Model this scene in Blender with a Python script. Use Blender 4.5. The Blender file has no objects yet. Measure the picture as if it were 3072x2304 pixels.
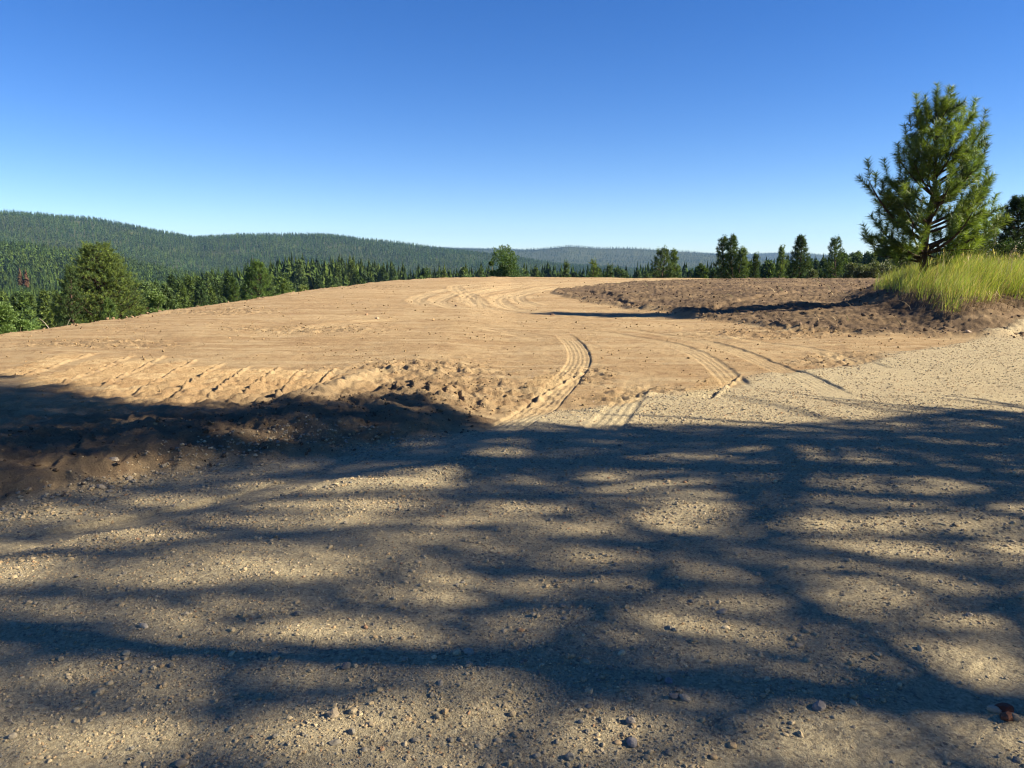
import bpy, math
import numpy as np
from mathutils import Vector

# ------------------------------------------------------------------ camera, sky, sun, exposure
SC = bpy.context.scene
COL = SC.collection
EYE = 1.6
FPX = 2320.0                      # focal length in px of the 3072 px wide photograph
HY = 775.0                        # eye-level row
PITCH = math.atan((1152 - HY) / FPX)
cam_d = bpy.data.cameras.new('camera')
cam = bpy.data.objects.new('camera', cam_d)
COL.objects.link(cam)
cam.location = (0, 0, EYE)
cam.rotation_euler = (math.pi / 2 - PITCH, 0, 0)
cam_d.sensor_width = 36.0
cam_d.lens = 36.0 * FPX / 3072.0
cam_d.clip_start = 0.05
cam_d.clip_end = 40000
SC.camera = cam

SUN_EL = math.radians(29.0)
SUN_BACK = math.radians(8.0)      # sun stands to the right and this much behind the camera's side line
SH = np.array([math.cos(SUN_BACK), -math.sin(SUN_BACK)])   # horizontal direction to the sun
w = bpy.data.worlds.new('World')
SC.world = w
w.use_nodes = True
nt = w.node_tree
sky = nt.nodes.new('ShaderNodeTexSky')
sky.sky_type = 'NISHITA'
sky.sun_disc = False
sky.sun_elevation = SUN_EL
sky.sun_rotation = math.pi / 2 + SUN_BACK
sky.altitude = 2500
sky.air_density = 1.0
sky.dust_density = 0.0
sky.ozone_density = 3.0
bg = nt.nodes['Background']
bg.inputs['Strength'].default_value = 0.054
hsv = nt.nodes.new('ShaderNodeHueSaturation')
hsv.inputs['Saturation'].default_value = 1.3
hsv.inputs['Hue'].default_value = 0.514
nt.links.new(sky.outputs[0], hsv.inputs['Color'])
nt.links.new(hsv.outputs[0], bg.inputs['Color'])

sun_d = bpy.data.lights.new('sun', 'SUN')
sun_d.energy = 5.0
sun_d.angle = math.radians(0.5)
sun_d.color = (1.0, 0.86, 0.66)
sun = bpy.data.objects.new('sun', sun_d)
COL.objects.link(sun)
sdir = Vector((SH[0] * math.cos(SUN_EL), SH[1] * math.cos(SUN_EL), math.sin(SUN_EL)))
sun.rotation_euler = sdir.to_track_quat('Z', 'Y').to_euler()
sun.location = (60, -10, 40)

SC.view_settings.view_transform = 'Standard'
SC.view_settings.look = 'None'
SC.view_settings.exposure = 1.62
SC.view_settings.gamma = 1.0
SC.render.engine = 'CYCLES'
SC.cycles.max_bounces = 5
SC.cycles.diffuse_bounces = 3
SC.cycles.volume_bounces = 0
SC.cycles.pixel_filter_type = 'BLACKMAN_HARRIS'
SC.cycles.filter_width = 1.15
SC.render.filter_size = 1.15
SC.cycles.use_denoising = True

# ------------------------------------------------------------------ helpers
def px2w(x, y, z=0.0):
    """photo pixel -> the point of the level z it shows"""
    u = (np.asarray(x, float) - 1536) / FPX
    v = (1152 - np.asarray(y, float)) / FPX
    dy = math.cos(PITCH) + v * math.sin(PITCH)
    dz = -math.sin(PITCH) + v * math.cos(PITCH)
    t = (z - EYE) / dz
    return np.stack([u * t, dy * t], -1)

def at(x, y, D):
    """photo pixel and forward distance -> world point"""
    u = (x - 1536) / FPX
    v = (1152 - y) / FPX
    dy = math.cos(PITCH) + v * math.sin(PITCH)
    dz = -math.sin(PITCH) + v * math.cos(PITCH)
    return np.array([u * D / dy, D, EYE + dz * D / dy])

def w2px(x, y, z=0.0):
    dz = z - EYE
    f = y * math.cos(PITCH) - dz * math.sin(PITCH)
    f = np.where(f < 0.05, 0.05, f)
    up = y * math.sin(PITCH) + dz * math.cos(PITCH)
    return 1536 + FPX * x / f, 1152 - FPX * up / f

def smooth(a, b, x):
    t = np.clip((x - a) / (b - a), 0, 1)
    return t * t * (3 - 2 * t)

def perlin(x, y, seed=0):
    xi = np.floor(x).astype(np.int64); yi = np.floor(y).astype(np.int64)
    xf = x - xi; yf = y - yi
    def grad(ix, iy, dx, dy):
        h = (ix * 374761393 + iy * 668265263 + seed * 1442695041) & 0xffffffff
        h = ((h ^ (h >> 13)) * 1274126177) & 0xffffffff
        h = (h ^ (h >> 16)) & 0xffff
        a = h * (2 * math.pi / 65536.0)
        return np.cos(a) * dx + np.sin(a) * dy
    u = xf * xf * xf * (xf * (xf * 6 - 15) + 10)
    v = yf * yf * yf * (yf * (yf * 6 - 15) + 10)
    a = grad(xi, yi, xf, yf); b = grad(xi + 1, yi, xf - 1, yf)
    c = grad(xi, yi + 1, xf, yf - 1); d = grad(xi + 1, yi + 1, xf - 1, yf - 1)
    return 1.5 * ((a * (1 - u) + b * u) * (1 - v) + (c * (1 - u) + d * u) * v)

def fbm(x, y, wl, n, seed, gain=0.5):
    s = 0; a = 1.0
    for k in range(n):
        s = s + a * perlin(x / wl + 17.3 * k, y / wl - 9.1 * k, seed + k)
        a *= gain; wl *= 0.5
    return s

def link(o, parent=None):
    COL.objects.link(o)
    if parent is not None:
        o.parent = parent
    return o

def mesh_data(name, V, F, mats, col=None, smooth_=False, fmat=None):
    me = bpy.data.meshes.new(name)
    V = np.ascontiguousarray(V, np.float32)
    if isinstance(F, np.ndarray):
        F = [F]
    F = [f for f in F if len(f)]
    nl = sum(f.size for f in F); nf = sum(len(f) for f in F)
    loops = np.concatenate([f.ravel() for f in F]).astype(np.int32)
    tot = np.concatenate([np.full(len(f), f.shape[1], np.int32) for f in F])
    start = np.concatenate([[0], np.cumsum(tot)[:-1]]).astype(np.int32)
    me.vertices.add(len(V)); me.vertices.foreach_set('co', V.ravel())
    me.loops.add(nl); me.loops.foreach_set('vertex_index', loops)
    me.polygons.add(nf); me.polygons.foreach_set('loop_start', start)
    try:
        me.polygons.foreach_set('loop_total', tot)
    except Exception:
        pass
    me.polygons.foreach_set('use_smooth', np.full(nf, smooth_, bool))
    for m in (mats if isinstance(mats, (list, tuple)) else [mats]):
        me.materials.append(m)
    if fmat is not None:
        me.polygons.foreach_set('material_index', fmat.astype(np.int32))
    if col is not None:
        c = np.ones((len(V), 4), np.float32); c[:, :3] = col
        a = me.attributes.new('col', 'FLOAT_COLOR', 'POINT')
        a.data.foreach_set('color', c.ravel())
    me.update()
    me.validate()
    return me

def mesh_obj(name, V, F, mats, parent=None, **k):
    return link(bpy.data.objects.new(name, mesh_data(name, V, F, mats, **k)), parent)

def tag(o, label=None, cat=None, group=None, kind=None):
    if label: o['label'] = label
    if cat: o['category'] = cat
    if group: o['group'] = group
    if kind: o['kind'] = kind
    return o

def empty(name, loc, rz=0.0, s=1.0):
    o = bpy.data.objects.new(name, None)
    o.empty_display_size = 0.2
    o.location = [float(v) for v in loc]; o.rotation_euler = (0, 0, rz); o.scale = (s, s, s)
    return link(o)

# ------------------------------------------------------------------ materials
def nodes(name):
    m = bpy.data.materials.new(name); m.use_nodes = True
    n = m.node_tree
    b = n.nodes['Principled BSDF']
    b.inputs['Specular IOR Level'].default_value = 0.2
    return m, n, b

def nd(n, typ, **kw):
    x = n.nodes.new(typ)
    for k, v in kw.items():
        if k in x.inputs: x.inputs[k].default_value = v
        else: setattr(x, k, v)
    return x

def mixc(n, fac, a, b, blend='MIX'):
    m = n.nodes.new('ShaderNodeMix'); m.data_type = 'RGBA'; m.blend_type = blend
    for s, v in ((0, fac), (6, a), (7, b)):
        if hasattr(v, 'is_output'): n.links.new(v, m.inputs[s])
        else: m.inputs[s].default_value = v if s == 0 else (*v, 1.0)
    return m.outputs[2]

def ramp(n, src, p0, p1, c0=0.0, c1=1.0):
    r = n.nodes.new('ShaderNodeMapRange'); r.clamp = True
    r.inputs[1].default_value = p0; r.inputs[2].default_value = p1
    r.inputs[3].default_value = c0; r.inputs[4].default_value = c1
    n.links.new(src, r.inputs[0]); return r.outputs[0]

def foliage_mat(name, trans=0.3, rough=0.6, var=0.25, spec=0.3):
    m, n, b = nodes(name)
    a = nd(n, 'ShaderNodeAttribute', attribute_name='col')
    oi = nd(n, 'ShaderNodeObjectInfo')
    hs = nd(n, 'ShaderNodeHueSaturation')
    n.links.new(ramp(n, oi.outputs['Random'], 0, 1, 1 - var, 1 + var), hs.inputs['Value'])
    n.links.new(ramp(n, oi.outputs['Random'], 0, 1, 0.515, 0.485), hs.inputs['Hue'])
    n.links.new(a.outputs['Color'], hs.inputs['Color'])
    n.links.new(hs.outputs[0], b.inputs['Base Color'])
    b.inputs['Roughness'].default_value = rough
    b.inputs['Specular IOR Level'].default_value = spec
    t = nd(n, 'ShaderNodeBsdfTranslucent')
    n.links.new(mixc(n, 1.0, hs.outputs[0], (1.25, 1.2, 0.5), 'MULTIPLY'), t.inputs['Color'])
    mx = nd(n, 'ShaderNodeMixShader'); mx.inputs[0].default_value = trans
    n.links.new(b.outputs[0], mx.inputs[1]); n.links.new(t.outputs[0], mx.inputs[2])
    n.links.new(mx.outputs[0], n.nodes['Material Output'].inputs[0])
    return m

def bark_mat(name, c0, c1, scale=12):
    m, n, b = nodes(name)
    tc = nd(n, 'ShaderNodeTexCoord')
    mp = nd(n, 'ShaderNodeMapping'); mp.inputs['Scale'].default_value = (scale, scale, scale * 0.25)
    n.links.new(tc.outputs['Object'], mp.inputs[0])
    t = nd(n, 'ShaderNodeTexNoise', Detail=5.0, Scale=1.0); n.links.new(mp.outputs[0], t.inputs['Vector'])
    n.links.new(mixc(n, ramp(n, t.outputs[0], .35, .65), c0, c1), b.inputs['Base Color'])
    b.inputs['Roughness'].default_value = 0.95
    bp = nd(n, 'ShaderNodeBump', Strength=0.8, Distance=0.02)
    n.links.new(t.outputs[0], bp.inputs['Height']); n.links.new(bp.outputs[0], b.inputs['Normal'])
    return m

def attr_mat(name, rough=0.9, noise=0.25, nscale=60, bump=0.004, spec=0.2):
    m, n, b = nodes(name)
    a = nd(n, 'ShaderNodeAttribute', attribute_name='col')
    tc = nd(n, 'ShaderNodeTexCoord')
    t = nd(n, 'ShaderNodeTexNoise', Detail=4.0, Scale=nscale); n.links.new(tc.outputs['Object'], t.inputs['Vector'])
    v = ramp(n, t.outputs[0], .3, .7, 1 - noise, 1 + noise)
    n.links.new(mixc(n, 1.0, a.outputs['Color'], (1, 1, 1), 'MULTIPLY'), b.inputs['Base Color'])
    hs = nd(n, 'ShaderNodeHueSaturation'); n.links.new(v, hs.inputs['Value'])
    n.links.new(a.outputs['Color'], hs.inputs['Color']); n.links.new(hs.outputs[0], b.inputs['Base Color'])
    b.inputs['Roughness'].default_value = rough; b.inputs['Specular IOR Level'].default_value = spec
    if bump:
        bp = nd(n, 'ShaderNodeBump', Strength=0.6, Distance=bump)
        n.links.new(t.outputs[0], bp.inputs['Height']); n.links.new(bp.outputs[0], b.inputs['Normal'])
    return m

def earth_mat():
    """col attribute: R gravel, G dark soil, B pale packed surface, and light painted on the blade ridge"""
    m, n, b = nodes('earth')
    a = nd(n, 'ShaderNodeAttribute', attribute_name='col')
    sp = nd(n, 'ShaderNodeSeparateColor'); n.links.new(a.outputs['Color'], sp.inputs[0])
    tc = nd(n, 'ShaderNodeTexCoord')
    def noise(scale, detail=6.0, rough=0.6, vec=None):
        t = nd(n, 'ShaderNodeTexNoise', Detail=detail, Scale=scale, Roughness=rough)
        n.links.new(vec or tc.outputs['Object'], t.inputs['Vector']); return t.outputs[0]
    mp = nd(n, 'ShaderNodeMapping'); mp.inputs['Scale'].default_value = (0.22, 1.0, 1.0)
    mp.inputs['Rotation'].default_value = (0, 0, 0.12)
    n.links.new(tc.outputs['Object'], mp.inputs[0])
    big = noise(0.5, 5.0, 0.55, mp.outputs[0]); mid = noise(5.0, 8.0, 0.7); fine = noise(70.0, 4.0, 0.7); vfine = noise(260.0, 2.0, .6)
    streak = noise(3.0, 5.0, 0.6, mp.outputs[0])
    d = mixc(n, ramp(n, big, .38, .62), (0.31, 0.22, 0.118), (0.375, 0.28, 0.155))
    d = mixc(n, ramp(n, mid, .45, .68), d, (0.25, 0.165, 0.088))
    damp = noise(0.9, 7.0, 0.7)
    d = mixc(n, ramp(n, damp, .54, .72, 0, .6), d, (0.20, 0.125, 0.068))
    d = mixc(n, ramp(n, streak, .48, .64, 0, .7), d, (0.41, 0.32, 0.185))
    d = mixc(n, sp.outputs['Blue'], d, (0.42, 0.33, 0.19))
    k = mixc(n, ramp(n, mid, .35, .65), (0.072, 0.053, 0.038), (0.142, 0.104, 0.070))
    k = mixc(n, ramp(n, streak, .52, .66, 0, .6), k, (0.20, 0.145, 0.092))
    c = mixc(n, sp.outputs['Green'], d, k)
    vo = nd(n, 'ShaderNodeTexVoronoi', Scale=75.0); n.links.new(tc.outputs['Object'], vo.inputs['Vector'])
    vs = nd(n, 'ShaderNodeSeparateColor'); n.links.new(vo.outputs['Color'], vs.inputs[0])
    g = mixc(n, ramp(n, vs.outputs[0], 0, 1), (0.32, 0.272, 0.17), (0.50, 0.435, 0.275))
    g = mixc(n, ramp(n, vs.outputs[1], .75, .95), g, (0.11, 0.10, 0.09))
    sandy = mixc(n, ramp(n, fine, .4, .6), (0.37, 0.307, 0.188), (0.47, 0.40, 0.25))
    g = mixc(n, ramp(n, mid, .4, .6, .25, .9), g, sandy)
    g = mixc(n, ramp(n, big, .55, .7, 0, .35), g, (0.27, 0.195, 0.12))
    c = mixc(n, sp.outputs['Red'], c, g)
    hs = nd(n, 'ShaderNodeHueSaturation'); n.links.new(ramp(n, fine, .3, .7, .8, 1.2), hs.inputs['Value'])
    n.links.new(c, hs.inputs['Color']); n.links.new(hs.outputs[0], b.inputs['Base Color'])
    b.inputs['Roughness'].default_value = 1.0; b.inputs['Specular IOR Level'].default_value = 0.05
    b1 = nd(n, 'ShaderNodeBump', Strength=1.0, Distance=0.006)
    n.links.new(vfine, b1.inputs['Height'])
    b2 = nd(n, 'ShaderNodeBump', Strength=0.9, Distance=0.02)
    n.links.new(fine, b2.inputs['Height']); n.links.new(b1.outputs[0], b2.inputs['Normal'])
    b3 = nd(n, 'ShaderNodeBump', Strength=0.35, Distance=0.08)
    n.links.new(noise(14.0, 6.0, .75), b3.inputs['Height']); n.links.new(b2.outputs[0], b3.inputs['Normal'])
    n.links.new(b3.outputs[0], b.inputs['Normal'])
    return m

def hill_mat():
    m, n, b = nodes('forest_floor')
    tc = nd(n, 'ShaderNodeTexCoord')
    t = nd(n, 'ShaderNodeTexNoise', Detail=8.0, Scale=0.02); n.links.new(tc.outputs['Object'], t.inputs['Vector'])
    t2 = nd(n, 'ShaderNodeTexNoise', Detail=6.0, Scale=1.2); n.links.new(tc.outputs['Object'], t2.inputs['Vector'])
    c = mixc(n, ramp(n, t.outputs[0], .4, .65), (0.035, 0.055, 0.022), (0.07, 0.085, 0.035))
    c = mixc(n, ramp(n, t2.outputs[0], .45, .7), c, (0.10, 0.09, 0.045))
    n.links.new(c, b.inputs['Base Color']); b.inputs['Roughness'].default_value = 1.0
    b.inputs['Specular IOR Level'].default_value = 0.0
    return m

M_EARTH = earth_mat(); M_HILL = hill_mat()
M_NEEDLE = foliage_mat('pine_needles', 0.32, 0.5, 0.0, 0.4)
M_CONIFER = foliage_mat('conifer_foliage', 0.22, 0.7, 0.28, 0.15)
M_FOREST = foliage_mat('forest_foliage', 0.15, 0.8, 0.0, 0.05)
M_LEAF = foliage_mat('broad_leaves', 0.35, 0.5, 0.0, 0.3)
M_GRASS = foliage_mat('grass_blades', 0.42, 0.6, 0.0, 0.25)
M_BARK = bark_mat('bark', (0.03, 0.021, 0.016), (0.085, 0.055, 0.04))  # browns lowered so the colour carries some of the shading on the wood
M_TWIG = bark_mat('twig_bark', (0.10, 0.08, 0.06), (0.2, 0.16, 0.12), 30)
M_STONE = attr_mat('stone', 0.85, 0.2, 90, 0.002)
M_CLOD = attr_mat('soil_clod', 1.0, 0.25, 60, 0.006, 0.05)
M_STRAW = attr_mat('straw', 0.7, 0.1, 30, 0)

# ------------------------------------------------------------------ terrain regions
def sdf_poly(P, x, y):
    """signed distance, positive inside"""
    P = np.asarray(P, float)
    d = np.full(x.shape, 1e18); ins = np.zeros(x.shape, bool)
    for i in range(len(P)):
        a = P[i]; b = P[(i + 1) % len(P)]
        ex, ey = b - a
        t = np.clip(((x - a[0]) * ex + (y - a[1]) * ey) / (ex * ex + ey * ey), 0, 1)
        dx = x - a[0] - t * ex; dy = y - a[1] - t * ey
        d = np.minimum(d, dx * dx + dy * dy)
        if ey != 0:
            c = ((a[1] <= y) != (b[1] <= y)) & (x < a[0] + (y - a[1]) / ey * ex)
            ins ^= c
    d = np.sqrt(d)
    return np.where(ins, d, -d)

def polyline(P, x, y):
    """distance to a polyline, position along it, signed side"""
    P = np.asarray(P, float)
    best = np.full(x.shape, 1e9); along = np.zeros(x.shape); side = np.full(x.shape, 1e3); L = 0.0
    if x.size > 3000:
        lo = P.min(0) - 1.6; hi = P.max(0) + 1.6
        q = np.nonzero((x > lo[0]) & (x < hi[0]) & (y > lo[1]) & (y < hi[1]))[0]
        if len(q) < .8 * x.size:
            total = float(np.hypot(*np.diff(P, axis=0).T).sum())
            if len(q):
                b_, a_, s_, _ = polyline(P, x[q], y[q])
                best[q] = b_; along[q] = a_; side[q] = s_
            return best, along, side, total
    for i in range(len(P) - 1):
        a = P[i]; e = P[i + 1] - a; l = math.hypot(*e)
        t = ((x - a[0]) * e[0] + (y - a[1]) * e[1]) / (l * l)
        tc = np.clip(t, 0, 1)
        dx = x - a[0] - tc * e[0]; dy = y - a[1] - tc * e[1]
        d = np.hypot(dx, dy)
        s = (e[0] * dy - e[1] * dx) / l
        m = d < best
        best = np.where(m, d, best); along = np.where(m, L + tc * l, along)
        side = np.where(m, np.sign(s) * d, side)
        L += l
    return best, along, side, L

def spline(P, n=6):
    P = np.asarray(P, float)
    Q = np.vstack([2 * P[0] - P[1], P, 2 * P[-1] - P[-2]])
    out = []
    for i in range(1, len(Q) - 2):
        for k in range(n):
            t = k / n
            out.append(0.5 * ((2 * Q[i]) + (-Q[i - 1] + Q[i + 1]) * t + (2 * Q[i - 1] - 5 * Q[i] + 4 * Q[i + 1] - Q[i + 2]) * t ** 2
                              + (-Q[i - 1] + 3 * Q[i] - 3 * Q[i + 1] + Q[i + 2]) * t ** 3))
    out.append(Q[-2]); return np.array(out)

PAD = [(-10.9, 12), (-10.9, 18), (-10.9, 24), (-10.3, 31), (-9.6, 42), (-8.8, 52), (-6, 60), (0, 66), (8, 66), (15, 62),
       (25, 60), (45, 58), (90, 50), (90, -70), (-50, -70), (-45, -25), (-16, 3), (-12, 8)]
MOUND = [(1.6, 35), (2.8, 28), (4.3, 23.5), (5.7, 18.6), (7.3, 16.2), (10, 15.3), (14, 16.5), (24, 19), (60, 20), (60, 54), (30, 52),
         (18, 50), (10, 49), (6.5, 46), (3.6, 41)]
GRASS = [(9.75, 17.0), (9.8, 19.2), (10.35, 21.6), (11.9, 25.5), (16, 27.0), (34, 27.5), (34, 16.8), (14, 16.8), (12.3, 18.0),
         (11.35, 18.6), (10.75, 17.3)]
ROAD_N = np.array([-0.634, 0.773])

def road_s(x, y):
    """distance past the road's far edge (positive on the dirt)"""
    s = ROAD_N[0] * x + ROAD_N[1] * (y - 7.45)
    return s + 0.28 * perlin(x * 0.8, y * 0.8, 51) + 0.12 * perlin(x * 2.7, y * 2.7, 52)

# canopy-top rows of the photograph for each distance
TX = [0, 300, 600, 750, 870, 1000, 1100, 1250, 1400, 1550, 1700, 1900, 2100, 2250, 2400, 2550, 2700, 3072]
TH_T = np.arctan((np.array(TX) - 1536) / FPX)
def tab(xs, ys):
    return np.interp(TX, xs, ys)
TREE_H = 17.0
CANOPY = 20.0
LAYERS = [  # distance, (rows of canopy tops) or ground height
    (130, None, tab([0, 600, 1200, 1800, 2250, 2550, 2750, 3072], [-15, -15, -17, -18, -14, -9, -5, -3])),
    (240, None, tab([0, 600, 1200, 1800, 2250, 2550, 2750, 3072], [-24, -26, -26, -26, -24, -18, -10, -6])),
    (450, tab([0, 300, 600, 750, 870, 1000, 1100, 1250, 1400, 1600, 1900, 2100, 2250, 2400, 2550, 2700, 3072],
              [885, 870, 822, 790, 772, 768, 778, 800, 797, 797, 798, 795, 782, 772, 762, 748, 742]), None),
    (800, None, tab([0, 600, 1000, 1800, 2300, 3072], [-42, -58, -60, -70, -60, -35])),
    (1300, tab([0, 200, 400, 600, 800, 3072], [722, 738, 772, 815, 838, 845]), None),
    (1800, None, tab([0, 600, 1800, 3072], [-5, -62, -85, -70])),
    (3200, tab([0, 70, 150, 300, 400, 480, 560, 640, 700, 850, 1000, 1100, 1200, 1350, 1450, 1550, 1700, 1900, 3072],
               [636, 640, 643, 655, 664, 683, 702, 702, 695, 697, 704, 715, 729, 738, 747, 762, 785, 800, 800]), None),
    (4300, None, tab([0, 800, 1800, 3072], [120, 30, -75, -75])),
    (6000, tab([0, 1200, 1350, 1450, 1520, 1620, 1700, 1800, 1900, 2000, 2130, 2250, 2400, 3072],
               [690, 738, 741, 744, 745, 740, 736, 738, 744, 748, 757, 772, 790, 790]), None),
    (7400, None, tab([0, 1200, 1800, 3072], [120, 0, -40, -40])),
    (9400, tab([0, 1500, 2100, 2200, 2280, 2330, 2420, 2520, 2700, 3072], [700, 745, 756, 753, 757, 752, 755, 765, 775, 778]), None),
    (10500, None, tab([0, 3072], [40, 0])),
]
LR = np.array([l[0] for l in LAYERS], float)
LZ = np.array([(EYE + l[0] * np.cos(TH_T) * (HY - l[1]) / FPX - CANOPY) if l[2] is None else np.asarray(l[2], float) for l in LAYERS])

def macro(x, y):
    r = np.hypot(x, y); th = np.arctan2(x, y)
    z = np.zeros_like(r)
    cols = [np.interp(th, TH_T, LZ[i]) for i in range(len(LR))]
    prev_r, prev_z = 40.0, cols[0] + 0
    for i in range(len(LR)):
        t = np.clip((r - prev_r) / (LR[i] - prev_r), 0, 1)
        t = t * t * (3 - 2 * t)
        seg = prev_z * (1 - t) + cols[i] * t
        z = np.where((r >= prev_r) | (i == 0), seg, z)
        prev_r, prev_z = LR[i], cols[i]
    z = z + np.where(r > 150, smooth(150, 900, r) * np.clip(r / 3000, 0, 1) * (11 * perlin(x / 700, y / 700, 5) + 9 * perlin(x / 260, y / 260, 6)), 0)
    z = z + smooth(60, 200, r) * 1.6 * perlin(x / 35, y / 35, 7)
    return z

def S(pts, z=0.0):
    return spline([px2w(a, b, z) for a, b in pts])

# tyre tracks left on the ground: path, half width, groove count, depth, bank height on the right edge
TRACKS = [
    (S([(1400, 1345), (1560, 1262), (1650, 1190), (1712, 1130), (1738, 1080), (1728, 1040), (1690, 1005), (1640, 990)]), .18, 5, .019, .005),
    (S([(1760, 1330), (1830, 1262), (1880, 1205), (1910, 1160), (1925, 1120)]), .17, 4, .014, .006),
    (S([(2530, 1195), (2420, 1142), (2330, 1100), (2240, 1062), (2130, 1030), (2000, 1005), (1850, 988), (1650, 975)]), .19, 5, .016, .008),
    (S([(2215, 1170), (2190, 1135), (2130, 1080), (2050, 1045), (1950, 1018), (1780, 995), (1600, 985)]), .18, 4, .014, .006),
    (S([(2700, 1120), (2580, 1088), (2450, 1052), (2330, 1030), (2180, 1010), (2000, 990)]), .17, 4, .012, .006),
    (S([(-200, 1690), (300, 1580), (700, 1500), (1050, 1420), (1400, 1345)]), .2, 5, .03, .02),
    (S([(2300, 2400), (2750, 2200), (3000, 2000), (3250, 1830)]), .16, 5, .008, .006),
    (S([(2720, 2330), (2950, 2150), (3300, 1950)]), .13, 4, .006, .005),
]
# arcs of wheel marks in the distance: path, half width
ARCS = [
    S([(2080, 837), (1850, 841), (1600, 852), (1400, 872), (1300, 890), (1250, 908), (1275, 930)]),
    S([(2080, 840), (1850, 845), (1620, 857), (1430, 880), (1340, 900), (1310, 916), (1360, 935), (1440, 946)]),
    S([(2000, 843), (1750, 852), (1560, 868), (1440, 888), (1400, 905), (1430, 925), (1540, 943)]),
    S([(1900, 848), (1720, 860), (1600, 875), (1510, 895), (1500, 912), (1560, 932), (1700, 948)]),
    S([(1500, 856), (1380, 865), (1370, 880), (1420, 905), (1440, 930)]),
    S([(1850, 855), (1650, 875), (1560, 890), (1555, 905), (1620, 922)]),
    S([(1300, 975), (1450, 985), (1600, 1010), (1690, 1030)]),
    S([(800, 1020), (1000, 985), (1250, 965), (1500, 968)]),
    S([(1850, 990), (2100, 1010), (2350, 1050)]),
]
# crawler passes with cleat prints: start px, end px, width, pitch
CRAWL = []
for (a, b, c, d) in [(640, 1240, 790, 1120), (540, 1240, 700, 1120), (440, 1225, 620, 1110), (745, 1245, 860, 1125), (830, 1240, 960, 1125),
                     (330, 1215, 540, 1100), (220, 1200, 450, 1090), (100, 1190, 360, 1085), (-60, 1180, 260, 1075)]:
    CRAWL.append((px2w(a, b), px2w(c, d), .42, .24))
CRAWL += [(px2w(1090, 1175), px2w(1480, 1215), .5, .23), (px2w(1500, 1225), px2w(1700, 1120), .42, .22),
          (px2w(60, 1440), px2w(330, 1270), .5, .26), (px2w(2080, 1205), px2w(2180, 1120), .35, .2),
          (px2w(1760, 1200), px2w(2060, 1160), .4, .21)]
RIDGE = S([(830, 1268), (960, 1205), (1060, 1165), (1135, 1140)])
ROUGH = [(1450, 1190, 330, 65), (1950, 1190, 220, 45), (1750, 1130, 130, 40), (300, 1045, 330, 22), (1300, 1120, 300, 30), (900, 1000, 330, 14),
         (2560, 1080, 260, 30), (2300, 1000, 300, 20), (650, 940, 250, 18), (1050, 870, 240, 10), (700, 1320, 200, 25)]
CRACKS = [S([(1765, 868), (1815, 872), (1850, 878), (1880, 890), (1925, 897), (1928, 905), (1975, 912), (1978, 922), (1993, 930)], .3),
          S([(2010, 935), (2080, 925), (2160, 905), (2300, 893), (2450, 880)], .3)]

def rough_mask(x, y):
    X, Y = w2px(x, y)
    m = np.zeros(x.shape)
    for cx, cy, hx, hy in ROUGH:
        m = np.maximum(m, 1 - smooth(.45, 1.0, np.hypot((X - cx) / hx, (Y - cy) / hy)))
    return m

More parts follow.
